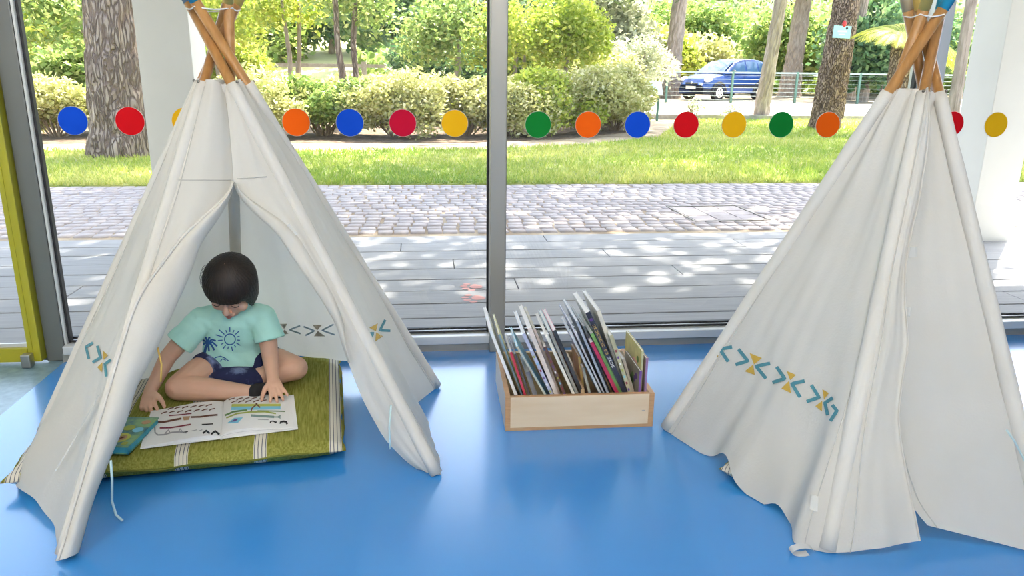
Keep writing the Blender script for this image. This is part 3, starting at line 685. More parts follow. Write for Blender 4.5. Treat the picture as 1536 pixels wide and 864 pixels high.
def hand(mb, wrist, d, up, thumb, fing, s=1., curl=.5, th=None):
    """palm plus five jointed fingers; fing = [(spread angle, length, curl)]"""
    d = d.normalized(); up = (up - d*up.dot(d)).normalized(); t = d.cross(up); t = t if t.dot(thumb) > 0 else -t
    mb.capsule(wrist, wrist + d*.020*s, .0195*s, .021*s, sq=(1.15,.72), up=t)
    tips = []
    for k in range(4):
        off = (1.5-k)*.0125*s
        base0 = wrist + d*.012*s + t*off*.7; kn = wrist + d*(.046 - .003*abs(k-1.3))*s + t*off
        mb.capsule(base0, kn, .0105*s, .0086*s)
        an, L, cu = fing[k]; dd = (d*math.cos(an) + t*math.sin(an)).normalized(); p = kn; ang = cu*.35
        for q, (fl, ra, rb) in enumerate(((.46,.0076,.0068),(.30,.0068,.0062),(.24,.0062,.0052))):
            v = (dd*math.cos(ang) - up*math.sin(ang)).normalized(); e = p + v*(L*fl*s); mb.capsule(p, e, ra*s, rb*s, n=10); p = e; ang += cu*.75
        tips.append((p, v, up))
    an, L, cu = th or (.75,.046,.3)
    b0 = wrist + d*.014*s + t*.016*s; dd = (d*math.cos(an) + t*math.sin(an) - up*.25).normalized()
    b1 = b0 + dd*.022*s; b2 = b1 + (dd*.8 + d*.5 - up*.2).normalized()*(L*.5*s); b3 = b2 + (dd*.6 + d*.8 - up*.25*cu).normalized()*(L*.42*s)
    mb.capsule(b0, b1, .0115*s, .0092*s); mb.capsule(b1, b2, .0088*s, .0078*s, n=10); mb.capsule(b2, b3, .0078*s, .006*s, n=10)
    tips.append((b3, (b3-b2).normalized(), up)); return tips
tR = hand(body, WR_, PV(-.918,2.425,.098)-PV(-.925,2.492,.135), Vector((-.15,-.35,.9)), Vector((1,0,0)), [(.30,.044,.75),(.02,.045,1.0),(-.16,.042,1.1),(-.36,.034,1.1)], 1.0, th=(.85,.046,.3))
tL = hand(body, WL, PV(-.498,2.452,.112)-PV(-.528,2.520,.150), Vector((.1,-.3,.95)), Vector((-1,0,0)), [(.24,.044,.22),(.05,.047,.22),(-.16,.044,.25),(-.40,.035,.3)], 1.0, th=(.95,.046,.2))
bm_ = remeshed(body, 'body', .0032, 5, .5)
bo = link('body', bm_, 'skin', person, smooth=True)
for (p, v, up) in tR + tL:
    build('fingernail', MB().ellipsoid(p + up*.0042 - v*.0005, (.0032,.0032,.0016), nu=8, nv=5), 'nail', bo, smooth=True)
# face: lids, lashes, brows, lips
for sx in (-1, 1):
    build('eye', MB().ellipsoid(hd(sx*.030,-.074,-.004), (.0125,.008,.0085), HM), 'eye', bo, smooth=True)
    build('eyelid', MB().ellipsoid(hd(sx*.030,-.0745,-.0025), (.0135,.0085,.0088), HM), 'skin', bo, smooth=True)
    build('lashes', MB().tube([hd(sx*.030+k*.0065, -.083+.0012*k*k, -.0085+.0012*k*k) for k in (-2,-1,0,1,2)], .0013, 6), 'lash', bo)
    build('eyebrow', MB().tube([hd(sx*.030+k*.0075, -.0815+.0012*k*k, .014-.0008*k*k) for k in (-2,-1,0,1,2)], .0024, 6), 'lash', bo)
build('lips', MB().tube([hd(k*.0045, -.0892+.0011*k*k, -.0575-.0004*k*k) for k in range(-4,5)], [.0012,.0026,.0034,.0036,.003,.0036,.0034,.0026,.0012], 8).tube([hd(k*.0045, -.0885+.0011*k*k, -.0635+.0003*k*k) for k in range(-3,4)], [.0016,.0034,.004,.0042,.004,.0034,.0016], 8), 'lip', bo, smooth=True)
# bowl-cut hair: a thick cap with a fringe
def hair_pt(ph, w, inner=False):
    """ph azimuth (0 = face), w 0 crown .. 1 lower edge"""
    c, s_ = math.cos(ph), math.sin(ph)
    front = max(0, c)
    lowf = -.004 + .004*math.cos(ph*3); lows = -.066; 
    k = smoothstep(.45, .75, c); low = lows*(1-k) + lowf*k - .006*max(0,-c)
    rx, ry = .0865, .098
    strand = .0016*math.sin(ph*47+3*math.sin(w*4)) + .0012*math.sin(ph*113)
    jag = .003*noise.noise(Vector((ph*9, 0, 0)))
    top = .111
    if w < .55:
        th = (w/.55)*math.pi/2; R = math.sin(th); z = .022 + (top-.022)*math.cos(th)
    else:
        q = (w-.55)/.45; R = 1 - .13*q**2.2; z = .022 + (low+jag-.022)*q
    sh = .84 if inner else 1 + strand*8*R
    yc = .006
    return hd(s_*rx*R*sh, -c*ry*R*sh + yc + (.004 if inner else 0), z*(1 if not inner else .97))
N, Wn = 160, 26; rows = []
for j in range(Wn+1): rows.append([hair_pt(2*math.pi*i/N, max(.004, j/Wn)) for i in range(N+1)])
for w in (1.0, .8, .6): rows.append([hair_pt(2*math.pi*i/N, w, True) for i in range(N+1)])
hr = build('hair', MB().grid(rows), 'hair', person, smooth=True)
hairs = MB()
for k in range(4):
    a = -1.2-.16*k; b = [hair_pt(a, .18+.05*j) + HM @ Vector((-.010*math.sin(math.pi*j/9)*(.5+k*.07), 0, .006*math.sin(math.pi*j/9))) for j in range(10)]
    hairs.tube(b, .0007, 5)
build('loose_hair', hairs, 'hair', hr)
# T-shirt
sh = MB()
sh.chain([PV(-.672,2.660,.315), PV(-.688,2.690,.235), PV(-.692,2.700,.150)], [.104,.108,.116], sq=(1.,.74), up=(1,0,0), flat=(False, False))
sh.chain([PV(-.735,2.650,.333), SR+Vector((.006,0,.004))], [.056,.0445]); sh.chain([PV(-.605,2.645,.335), SL_+Vector((-.006,0,.004))], [.056,.0445])
sh.ellipsoid(PV(-.667,2.645,.345), (.075,.055,.035))
SE = SR.lerp(ER, .66); sh.capsule(SR+Vector((.004,.002,0)), SE, .045, .051, flat=(False, True), n=24)
SE2 = SL_.lerp(EL_, .56) + Vector((.008,-.004,0)); sh.capsule(SL_+Vector((-.004,.002,0)), SE2, .045, .053, flat=(False, True), n=24)
sm_ = remeshed(sh, 't_shirt', .004, 4, .5)
NR = [(v.co.copy(), v.normal.copy()) for v in sm_.vertices]
for v, (q, nn_) in zip(sm_.vertices, NR):
    f = .0035*noise.noise(Vector((q.x*16, q.y*16, q.z*11))) + .003*noise.noise(Vector((q.x*32+q.z*30, q.y*30, q.z*9)))
    v.co = q + nn_*f
so = link('t_shirt', sm_, 'shirt', person, smooth=True)
col_ = [PV(-.662,2.640,.368) + Matrix.Rotation(math.radians(28), 3, 'X') @ Vector((.047*math.cos(a), .040*math.sin(a), 0)) for a in np.linspace(0, 2*math.pi, 33)]
build('collar', MB().tube(col_, .0045, 8), 'shirt', so, smooth=True)
# shirt print: sun, palm, wave
sx_, sy_ = 345, 508.6
for a0 in range(0, 24):
    a = 2*math.pi*a0/24; b = a + 2*math.pi/24; ribbon_px(so, [(sx_+8*math.cos(a), sy_+8*math.sin(a)), (sx_+8*math.cos(b), sy_+8*math.sin(b))], 1.5, 'shirt_print', 'sun_print') if a0 % 24 == 99 else None
ribbon_px(so, [(sx_+8*math.cos(a), sy_+8*math.sin(a)) for a in np.linspace(0, 2*math.pi, 25)], 1.5, 'shirt_print', 'sun_print')
for k in range(15):
    a = 2*math.pi*k/15 + .1; r1 = 18 if k % 2 else 15
    if k in (8, 9): r1 = 22
    ribbon_px(so, [(sx_+11*math.cos(a), sy_+11*math.sin(a)), (sx_+r1*math.cos(a), sy_+r1*math.sin(a))], 1.4, 'shirt_print', 'ray_print')
ribbon_px(so, [(306,539),(307,530),(309,522),(312,515)], 4.0, 'shirt_print', 'palm_print')
for ex, ey in ((300,512),(302,522),(307,505),(316,505),(324,510),(326,518),(322,524),(314,526)):
    ribbon_px(so, [(312,514), ((312+ex)/2, (514+ey)/2-3), (ex, ey+1)], 2.6, 'shirt_print', 'palm_print')
ribbon_px(so, [(319,541),(324,536),(331,534),(338,537),(343,541)], 1.4, 'shirt_print', 'wave_print'); ribbon_px(so, [(330,542),(334,538),(339,540)], 1.2, 'shirt_print', 'wave_print')
# shorts
st = MB()
st.ellipsoid(PV(-.68,2.715,.145), (.118,.085,.06)); st.capsule(PV(-.735,2.715,.145), PV(-.788,2.628,.145), .068, .066, flat=(False,True), n=24)
st.capsule(PV(-.625,2.715,.145), PV(-.556,2.675,.147), .068, .066, flat=(False,True), n=24); st.ellipsoid(PV(-.675,2.605,.122), (.105,.062,.046))
ss = remeshed(st, 'shorts', .004, 3)
NR = [(v.co.copy(), v.normal.copy()) for v in ss.vertices]
for v, (q, nn_) in zip(ss.vertices, NR): v.co = q + nn_*(.003*noise.noise(q*22))
link('shorts', ss, 'shorts', person, smooth=True)
sk = MB(); sk.chain([AR.lerp(KR,-.06), PV(-.578,2.525,.108), PV(-.523,2.562,.104)], [.0295,.030,.022]); link('sock', remeshed(sk, 'sock', .004, 2), 'sock', person, smooth=True)
sk = MB(); sk.chain([AL.lerp(KL,.06), AL, PV(-.70,2.59,.108), PV(-.752,2.60,.100)], [.0295,.0295,.029,.022]); link('sock', remeshed(sk, 'sock', .004, 2), 'sock', person, smooth=True)

# ================================================================== the open picture book
bo_ = Vector((-.66, 2.352, CT)); ob = thing('open_picture_book', 'open white alphabet picture book with animal drawings in front of the child', 'book', bo_)
BR_ = Matrix.Rotation(math.radians(11.5), 3, 'Z'); bw, bh = .222, .262
def bp(x, y, z): return BR_ @ Vector((x, y, z))
for s in (-1, 1):
    c = MB().box((s*bw/2*1.02, 0, .0025), (bw*1.03, bh+.008, .003)); build('cover', MB().add([bp(*v) for v in c.v], c.f), 'cover_white', ob)
build('spine', MB().tube([bp(0,-bh/2-.004,.003), bp(0,bh/2+.004,.003)], .005, 10), 'cover_white', ob)
def ztop(s, u): return .0045 + (.012 if s < 0 else .020)*math.sin(math.pi*min(1, (u*.93+.02))**.55)**1.2
pages = {}
for s in (-1, 1):
    rows = []
    for i in range(9):
        y = -bh/2 + bh*i/8; rows.append([bp(s*bw*.97*j/20, y, ztop(s, j/20)) for j in range(21)])
    low = [[bp(s*bw*.97*j/20, y, .0042) for j in range(21)] for y in (-bh/2, bh/2)]
    mb = MB().grid(rows); mb.grid([rows[0], low[0]]); mb.grid([rows[-1], low[1]]); mb.grid([[r[-1] for r in rows], [bp(s*bw*.97, -bh/2+bh*i/8, .0042) for i in range(9)]])
    pages[s] = build('page_block', mb, 'page', ob, smooth=True)
    pages[s].data.polygons.foreach_set('use_smooth', [i < 160 for i in range(len(pages[s].data.polygons))])
# loose leaves fanning out on the right half
for k in range(3):
    rows = []
    for i in range(2):
        y = -bh/2-.0015 + (bh*.02)*i; rows.append([bp(bw*.96*j/20, y, .0045+(ztop(1,j/20)-.0045)*(.30+.22*k)) for j in range(21)])
    build('leaf_edge', MB().grid(rows), 'ink_grey' if k == 1 else 'page', ob)
pl, pg = pages[-1], pages[1]
sA = lambda pts: [(200+x/7.2, 560+y/7.2) for x, y in pts]; sB = lambda pts: [(325+x/7.2, 570+y/7.2) for x, y in pts]
def ink(pgo, pts, w, m, name='drawing'): ribbon_px(pgo, pts, w, m, name, off=.0009, step=1.5)
def inkp(pgo, poly, m, name='drawing', off=.0007): patch_px(pgo, poly, m, name, off=off)
inkp(pl, sA([(195,345),(950,300),(960,345),(185,400)]), 'page_tint', off=.0004); inkp(pg, sB([(75,200),(330,155),(560,165),(60,240)]), 'page_tint', off=.0004)
for r, (yy, xs, dx) in enumerate(((380,(400,470,555,645,730,810),-.085), (420,(330,410,500,590,680,765,845),-.07))):
    for x in xs:
        y = yy + dx*(x-400); ink(pl, sA([(x-28,y+14),(x,y),(x+38,y-8)]), 1.5, 'ink_brown', 'ant_drawing')
for yy, xs in ((205,(160,245,320,400,490)), (235,(190,262,340,425,505))):
    for x in xs: y = yy-.03*(x-160); ink(pg, sB([(x-30,y+14),(x,y),(x+35,y-8)]), 1.4, 'ink_brown', 'ant_drawing')
ink(pl, sA([(225,528),(330,528),(440,505),(520,490)]), 3., 'ink_brown', 'vulture_drawing'); ink(pl, sA([(620,475),(720,472),(820,458),(910,450)]), 2.6, 'ink_brown', 'vulture_drawing'); inkp(pl, sA([(530,470),(615,465),(600,505),(545,510)]), 'ink_tan', 'vulture_drawing', .0011)
ink(pl, sA([(385,460),(500,450),(630,436)]), 1.6, 'ink_maroon', 'vulture_drawing')
ink(pl, sA([(285,592),(400,590),(500,575),(620,553)]), 2.2, 'ink_maroon', 'animal_drawing')
ink(pl, sA([(205,575),(232,590),(235,640),(265,668),(330,665),(420,640),(500,635),(575,645)]), 2.2, 'ink_grey', 'animal_drawing'); ink(pl, sA([(345,650),(380,612),(395,640)]), 1.6, 'ink_grey', 'animal_drawing'); ink(pl, sA([(490,635),(505,600),(530,635)]), 1.6, 'ink_grey', 'animal_drawing'); ink(pl, sA([(545,638),(590,632)]), 1.5, 'ink', 'animal_drawing')
ink(pl, sA([(840,660),(885,626),(928,664)]), 3.0, 'ink', 'letter'); ink(pl, sA([(752,650),(787,622),(825,652)]), 2.8, 'ink', 'letter')
for a, b in ((625,690),(705,745)): ink(pl, sA([(a,626),(b,612)]), 1.0, 'ink_grey', 'letter')
ink(pl, sA([(740,556),(860,548)]), 1.7, 'ink', 'caption_text')
inkp(pg, sB([(165,262),(690,258),(690,285),(160,290)]), 'ink_lime', 'landscape_drawing'); inkp(pg, sB([(160,290),(690,285),(690,318),(155,328)]), 'ink_blue', 'landscape_drawing')
ink(pg, sB([(90,385),(180,345),(330,325)]), 2.6, 'ink_green', 'landscape_drawing'); ink(pg, sB([(105,412),(220,365),(360,348),(520,345),(640,365)]), 2.2, 'ink_olive', 'landscape_drawing'); ink(pg, sB([(440,335),(600,338),(740,342)]), 1.6, 'ink_green', 'landscape_drawing')
ink(pg, sB([(370,345),(380,310),(430,265),(470,300)]), 2.0, 'ink_brown', 'tree_drawing'); ink(pg, sB([(430,262),(430,250)]), 3.0, 'ink_brown', 'tree_drawing')
ink(pg, sB([(370,385),(440,390),(540,395),(620,402)]), 3.4, 'ink_sage', 'fish_drawing'); ink(pg, sB([(615,402),(660,402),(690,388)]), 1.8, 'ink_sage', 'fish_drawing'); ink(pg, sB([(655,402),(690,415)]), 1.4, 'ink_sage', 'fish_drawing')
inkp(pg, sB([(110,470),(190,410),(285,405),(230,465)]), 'ink_blue', 'shell_drawing'); inkp(pg, sB([(150,455),(195,425),(235,422),(205,450)]), 'ink_purple', 'shell_drawing', .0012)
ink(pg, sB([(688,476),(692,456),(722,450),(752,455),(760,480)]), 2.8, 'ink', 'letter'); ink(pg, sB([(578,468),(582,450),(610,446),(642,466)]), 1.8, 'ink', 'letter'); ink(pg, sB([(642,468),(640,448)]), 1.8, 'ink', 'letter')
ink(pg, sB([(445,428),(560,432)]), 1.0, 'ink_grey', 'letter'); ink(pg, sB([(600,200),(690,190)]), 2.6, 'ink', 'letter')
# the closed teal book beside it, half under the open one
mt_ = mat('teal_cover', (.015,.14,.19), .35, col2=(.22,.40,.17), nscale=18, contrast=(.42,.62))
n_ = mt_.node_tree
cbp = gz(199, 645, CT+.03); cb = thing('picture_book', 'small thick teal picture book with a colourful cover lying left of the open book', 'book', (cbp.x+.004, cbp.y, CT), math.radians(-8))
build('cover', MB().bbox(-.075,.030,-.098,.098,.022,.026).bbox(-.075,.030,-.098,.098,0,.004).bbox(-.075,-.071,-.098,.098,0,.026), mt_, cb, bevel=.001)
build('page_block', MB().bbox(-.070,.027,-.095,.095,.004,.022), mat('teal_pages', (.03,.26,.36), .5, col2=(.06,.36,.46), nscale=40), cb)
for x, y, r, c in ((-.02,-.045,.030,'ink_lime'),(-.02,-.045,.020,'ink_tan'),(.008,.060,.014,'ink_tan'),(-.025,.02,.018,'ink_olive'),(.008,.008,.016,'ink_blue'),(.012,-.08,.010,'ink_olive')):
    build('cover_drawing', MB().disc((x,y,.0262+.0003*(.04-r)*100), r, 16, 'z', .0006), c, cb)
for k in range(6): build('cover_drawing', MB().box((-.022+.004*k-.014, -.045+.012*math.sin(k*2.1), .0285), (.004,.03,.0008), rz=k*.5), 'ink_brown' if k % 2 else 'ink_lime', cb)

# ================================================================== the book box
bx0, bx1 = gz(759,645).x, gz(981,641).x; by0 = gz(870,643).y; by1 = by0+.43; bhh = .125
box = thing('book_box', 'low birch plywood box full of picture books in front of the window mullion', 'box', ((bx0+bx1)/2, (by0+by1)/2, 0), math.radians(-1.0))
w2, d2 = (bx1-bx0)/2, .215
build('front_panel', MB().bbox(-w2+.017, w2-.017, -d2, -d2+.015, .010, bhh-.002), 'birch', box, bevel=.001)
build('front_edging', MB().bbox(-w2+.017, w2-.017, -d2-.0004, -d2+.0154, .0, .0115), 'ply_edge', box)
build('top_edging', MB().bbox(-w2+.017, w2-.017, -d2+.001, -d2+.0145, bhh-.002, bhh), 'ply_edge', box)
for s in (-1, 1):
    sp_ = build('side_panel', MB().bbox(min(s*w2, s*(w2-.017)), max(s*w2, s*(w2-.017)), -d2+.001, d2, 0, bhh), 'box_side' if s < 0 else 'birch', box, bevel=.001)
    build('edging', MB().bbox(min(s*(w2+.0005), s*(w2-.0172)), max(s*(w2+.0005), s*(w2-.0172)), -d2-.0006, -d2+.0012, 0, bhh+.0005).bbox(min(s*(w2-.0005), s*(w2-.0165)), max(s*(w2-.0005), s*(w2-.0165)), -d2, d2, bhh, bhh+.0012), 'ply_edge', sp_)
build('back_panel', MB().bbox(-w2+.017, w2-.017, d2-.015, d2, 0, bhh), 'box_in', box); build('bottom', MB().bbox(-w2+.017, w2-.017, -d2+.015, d2-.015, .008, .018), 'box_in', box)
build('divider', MB().bbox(.012,.024,-d2+.06,d2-.015,.018,bhh-.004), 'box_in', box)
build('maker_mark', MB().box((w2-.035, -d2-.0004, .062), (.011,.0006,.0022)), 'ink_grey', box)
bms = {}
def bookmat(c):
    if c not in bms: bms[c] = mat('book_cover', c, .4, col2=tuple(min(1, q*1.25+.02) for q in c), nscale=25, coat=.2)
    return bms[c]
cs = lambda x, y: (720+x/4.114, 450+y/4.114)
# (top px, bottom px in crop, depth front Y, thickness, depth, cover colour, spine colour, label)
BK = [
 ((62,185),(222,592),.03,.010,.25,(.66,.66,.64),(.70,.70,.69),'white picture book leaning at the left end of the box'),
 ((118,215),(258,588),.06,.006,.22,(.66,.62,.22),(.20,.30,.36),'yellow covered picture book second from the left end of the box'),
 ((190,325),(278,590),.02,.008,.18,(.30,.28,.26),(.45,.03,.06),'thin red spined book low in the left part of the box'),
 ((215,335),(305,590),.04,.006,.18,(.10,.09,.09),(.07,.06,.07),'thin black spined book right of the red one'),
 ((292,452),(338,588),.05,.016,.16,(.20,.20,.22),(.22,.22,.24),'small grey book standing low between leaning books'),
 ((228,292),(402,590),.01,.007,.20,(.20,.48,.62),(.40,.42,.36),'pale blue covered book leaning far to the left'),
 ((268,215),(442,588),.02,.011,.25,(.62,.66,.70),(.40,.42,.55),'white book with a blue and violet speckled spine'),
 ((305,182),(470,588),.02,.014,.26,(.66,.62,.58),(.60,.52,.46),'thick beige book in the left half of the box'),
 ((335,185),(492,588),.05,.008,.26,(.58,.55,.36),(.55,.46,.40),'cream and olive book behind the thick beige one'),
 ((400,295),(522,585),.02,.010,.18,(.22,.16,.14),(.10,.05,.04),'dark brown spined book with a white speckled line'),
 ((408,220),(578,588),.03,.010,.24,(.66,.65,.60),(.64,.62,.54),'cream white spined book left of the pink topped one'),
 ((430,198),(600,585),.05,.010,.24,(.36,.48,.52),(.26,.27,.24),'greyish blue book beside the cream white one'),
 ((458,195),(628,580),.04,.012,.24,(.70,.36,.44),(.018,.018,.02),'black spined book with a pink top corner'),
 ((612,352),(640,575),.10,.008,.14,(.50,.40,.12),(.50,.40,.14),'short yellow brown book standing upright in the middle'),
 ((636,420),(676,575),.06,.008,.14,(.48,.50,.46),(.34,.37,.32),'short pale green book upright beside the yellow brown one'),
 ((572,235),(742,580),.02,.008,.22,(.42,.54,.64),(.40,.44,.46),'pale blue book leaning at the left of the right half'),
 ((566,162),(765,582),.05,.006,.25,(.30,.33,.42),(.48,.49,.52),'thin slate blue book with a silver spine'),
 ((598,135),(790,582),.04,.008,.26,(.40,.45,.52),(.30,.34,.40),'tall grey blue book just left of the green one'),
 ((640,165),(800,580),.07,.008,.24,(.36,.35,.28),(.10,.11,.12),'grey olive book with a dark lower spine'),
 ((688,270),(845,580),.02,.012,.20,(.10,.06,.20),(.34,.012,.06),'crimson and violet spined book before the green one'),
 ((690,215),(868,582),.03,.012,.23,(.10,.22,.08),(.13,.28,.07),'bright green spined book left of the tall black one'),
 ((664,88),(893,580),.02,.017,.24,(.50,.50,.46),(.012,.014,.030),'tall black spined book with gold lettering, tallest in the box'),
 ((730,72),(905,575),.06,.013,.25,(.60,.59,.54),(.58,.56,.48),'tall cream book right of the black one'),
 ((808,225),(925,578),.02,.013,.18,(.36,.38,.30),(.40,.38,.24),'olive cream spined book with a mottled spine'),
 ((885,370),(945,575),.05,.010,.18,(.50,.44,.36),(.42,.36,.28),'short tan book right of the olive cream one'),
]
byaw = math.radians(-1.0)
for (tp, bt, fy, th_, dp, c1, c2, lb) in BK:
    Y = by0 + .022 + fy; a = gy(*cs(*tp), Y); b = gy(*cs(*bt), Y); zf = .0195
    d = (a-b); base = b + d*((zf-b.z)/d.z); L = (a-base).length; ang = math.atan2(a.x-base.x, a.z-base.z)
    dp = min(dp, by1-.02-Y)
    t = thing('picture_book', lb, 'book', (base.x, Y, zf+abs(math.sin(ang))*th_), 0, 'picture books in the birch box'); t.rotation_euler = (0, ang, 0)
    h = th_/2
    cv = build('cover', MB().bbox(-h,-h+.0016,0,dp,0,L).bbox(h-.0016,h,0,dp,0,L), bookmat(c1), t)
    build('spine', MB().bbox(-h,h,-.0015,.0,0,L), bookmat(c2), t); build('page_block', MB().bbox(-h+.0016,h-.0016,.0005,dp-.004,.003,L-.003), 'page', t)
    if 'gold' in lb:
        k = .05
        for q in range(16):
            if q in (8, 11): k += .008; continue
            for sx in (-.0035, .0035): build('gold_letter', MB().bbox(sx-.001,sx+.001,-.0022,-.0015,L-k-.0085,L-k), 'ink_gold' if q < 11 else 'plate', t)
            build('gold_letter', MB().bbox(-.0045,.0045,-.0022,-.0015,L-k-(.003 if q % 2 else .0085),L-k-(.0008 if q % 2 else .0063)), 'ink_gold' if q < 11 else 'plate', t)
            k += .0115
        build('spine_badge', MB().disc((0,-.0019,.085), .006, 16, depth=.0008), 'plate', t); build('spine_badge', MB().disc((0,-.0019,L-.03), .006, 16, depth=.0008), 'ink_purple', t)
    elif 'speckled' in lb or 'mottled' in lb:
        for q in range(9):
            z = .05 + (L-.09)*q/9; build('spine_mark', MB().bbox(-h*.6,h*.3,-.0021,-.0015,z,z+.009), ['ink_purple','ink_blue','plate','ink_maroon','ink_olive'][(q*3+len(lb)) % 5], t)
for k, (tf, tb, z0_, c1, c2, lb) in enumerate(((cs(1004,312), cs(920,205), .0195, (.52,.46,.16), (.40,.40,.22), 'upright book with a yellow and pink cover at the right end of the box'),
        (cs(992,437), cs(912,335), .0195, (.22,.20,.16), (.14,.06,.26), 'low upright book with a violet spine before the yellow and pink one'), (cs(1032,358), cs(1005,318), .0195, (.46,.36,.34), (.26,.16,.32), 'thin violet spined book against the right side panel'))):
    Y = by0 + (.05, .025, .04)[k]; a = gy(*tf, Y); L = a.z - z0_; x = min(a.x, bx1-.026-.006*(2-k) if k != 2 else bx1-.024)
    t = thing('picture_book', lb, 'book', (x, Y, z0_), 0, 'picture books in the birch box'); h = .004
    dp = (.21,.20,.10)[k]
    build('cover', MB().bbox(-h,-h+.0016,0,dp,0,L).bbox(h-.0016,h,0,dp,0,L), bookmat(c1), t); build('spine', MB().bbox(-h,h,-.0015,0,0,L), bookmat(c2), t); build('page_block', MB().bbox(-h+.0016,h-.0016,.0005,dp-.004,.003,L-.003), 'page', t)
    if k < 2:
        for q in range(7):
            build('cover_drawing', MB().disc((-h-.0004, .02+dp*.8*((q*.37) % 1), L*.35+L*.55*((q*.61) % 1)), .012+.008*(q % 3), 12, 'x', .0006), ['ink_maroon','paw','ink_olive','ink_green','ink_lime'][q % 5] if k == 0 else ['ink_purple','ink_green','ink_gold'][q % 3], t)
# ================================================================== outside: ground
struct(build('ground_soil', MB().bbox(-40, 60, 5.4, 80, -.5, -.012), 'soil'))
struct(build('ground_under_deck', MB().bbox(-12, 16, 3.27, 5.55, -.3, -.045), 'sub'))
# deck boards with open joints, each board its own piece
deck = bpy.data.objects.new('floor_deck', None); COL.objects.link(deck); struct(deck)
pitch, y = .2365, 3.372-.2365/2*2+.11
rows_ = [3.245+pitch*k for k in range(-0, 10)]
shared = {}
for r in range(10):
    yb = 3.372 + pitch*(r-1); y0_ = max(yb+.006, 3.262); y1_ = yb+pitch-.006
    x = -6.0 - (r*1.37) % 2.4
    while x < 9:
        L = 2.4
        key = round(y1_-y0_, 3)
        if key not in shared:
            me = MB().bbox(0, L-.005, 0, y1_-y0_, -.03, 0).mesh('deck_board'); me.materials.append(M['deck']); shared[key] = me
        o = link('deck_board', shared[key], None, deck, bevel=.003); o.location = (x, y0_, -.0006*((r*7+int(x*3)) % 4)); x += L
# small paving stones of the path: too many and too small to pick apart, so one joined piece
V = []; F = []
st_ = .125; ny = int((7.98-5.60)/st_)
for j in range(ny):
    xo = rng.uniform(0, st_)
    for i in range(int(17/st_)):
        cx, cy = -6.5+xo+i*st_+rng.normal(0,.006), 5.61+j*st_+st_/2+rng.normal(0,.006); hx, hy = st_/2-.003-rng.uniform(0,.005), st_/2-.003-rng.uniform(0,.005); a = rng.normal(0,.07); z = rng.uniform(-.004,.0)
        b0 = len(V)
        for (ux, uy, zz) in ((-1,-1,-.03),(1,-1,-.03),(1,1,-.03),(-1,1,-.03),(-.93,-.93,z),(.93,-.93,z),(.93,.93,z),(-.93,.93,z)):
            V.append((cx+ux*hx*math.cos(a)-uy*hy*math.sin(a), cy+ux*hx*math.sin(a)+uy*hy*math.cos(a), zz))
        F += [(b0+4,b0+5,b0+6,b0+7),(b0,b0+1,b0+5,b0+4),(b0+1,b0+2,b0+6,b0+5),(b0+2,b0+3,b0+7,b0+6),(b0+3,b0,b0+4,b0+7)]
pave = struct(build('floor_path', MB().bbox(-7, 11, 5.56, 8.02, -.3, -.016), mat('joint_sand', (.40,.345,.32), .95, col2=(.48,.42,.39), nscale=20)))
ps = fast_mesh('paving_stones', np.array(V), np.array(F)); stuff(link('paving_stones', ps, 'paver', pave))
# stone slab cover let into the path
mh = thing('inspection_cover', 'rectangular paved inspection cover with a dark frame in the garden path', 'cover', (2.50, 6.28, 0), math.radians(2))
build('frame', MB().bbox(-.32,.32,-.345,-.325,-.01,.004).bbox(-.32,.32,.325,.345,-.01,.004).bbox(-.33,-.315,-.345,.345,-.01,.004).bbox(.315,.33,-.345,.345,-.01,.004), 'rivet', mh)
for i in range(3):
    for j in range(3): build('stone', MB().box((-.205+.205*i,-.21+.21*j,-.004), (.19,.195,.012)), 'paver', mh, bevel=.004)
# paw prints stuck to the deck
def paw(px, py, label):
    p = gz(px, py, .0); t = thing('paw_print_sticker', label, 'sticker', (p.x, p.y, .0015), math.radians(100), 'paw prints on the deck')
    build('pad', MB().add([(.042*math.cos(a)*(1+.15*math.cos(3*a)), .036*math.sin(a), 0) for a in np.linspace(0,2*math.pi,18,endpoint=False)], [tuple(range(18))]), 'paw', t)
    for a in (-.95,-.32,.32,.95): build('toe', MB().add([(math.sin(a)*.075+.017*math.cos(b), math.cos(a)*.068+.022*math.sin(b), 0) for b in np.linspace(0,2*math.pi,12,endpoint=False)], [tuple(range(12))]), 'paw', t)
paw(714,430,'pink paw print sticker on the deck, the farther of the two'); paw(717,447,'pink paw print sticker on the deck, the nearer of the two')
# lawn, mulch bed, road
lawn_poly = [(-12,8.03),(16,8.03),(16,18.3),(6.2,18.3),(5.0,15.4),(4.2,13.6),(2.6,12.2),(.8,11.5),(-2,11.3),(-12,11.2)]
struct(build('ground_lawn', MB().prism([(x,y,-.03) for x,y in lawn_poly], (0,0,.03)), 'lawn'))
struct(build('ground_bed', MB().prism([(x,y,-.03) for x,y in [(-14,12.1),(.6,12.5),(2.4,13.2),(3.9,14.6),(4.9,16.5),(5.4,18.4),(5.4,23.0),(-14,23.0)]], (0,0,.028)), 'mulch'))
struct(build('ground_road', MB().bbox(5.0, 40, 19.0, 26.6, -.02, .012), 'road'))
struct(build('trim_5', MB().bbox(5.2, 30, 18.35, 18.62, -.02, .10), mat('kerb', (.28,.26,.24), .9, col2=(.38,.36,.33), nscale=9)))
def in_poly(x, y, P):
    c = np.zeros(len(x), bool); n = len(P)
    for i in range(n):
        x1, y1 = P[i]; x2, y2 = P[i-1]
        c ^= ((y1 > y) != (y2 > y)) & (x < (x2-x1)*(y-y1)/((y2-y1) or 1e-9)+x1)
    return c
n = 120000; gx = rng.uniform(-7, 14, n); gyy = 8.0 + 10.3*rng.uniform(0, 1, n)**1.5; k = in_poly(gx, gyy, lawn_poly); gx, gyy = gx[k], gyy[k]; n = len(gx)
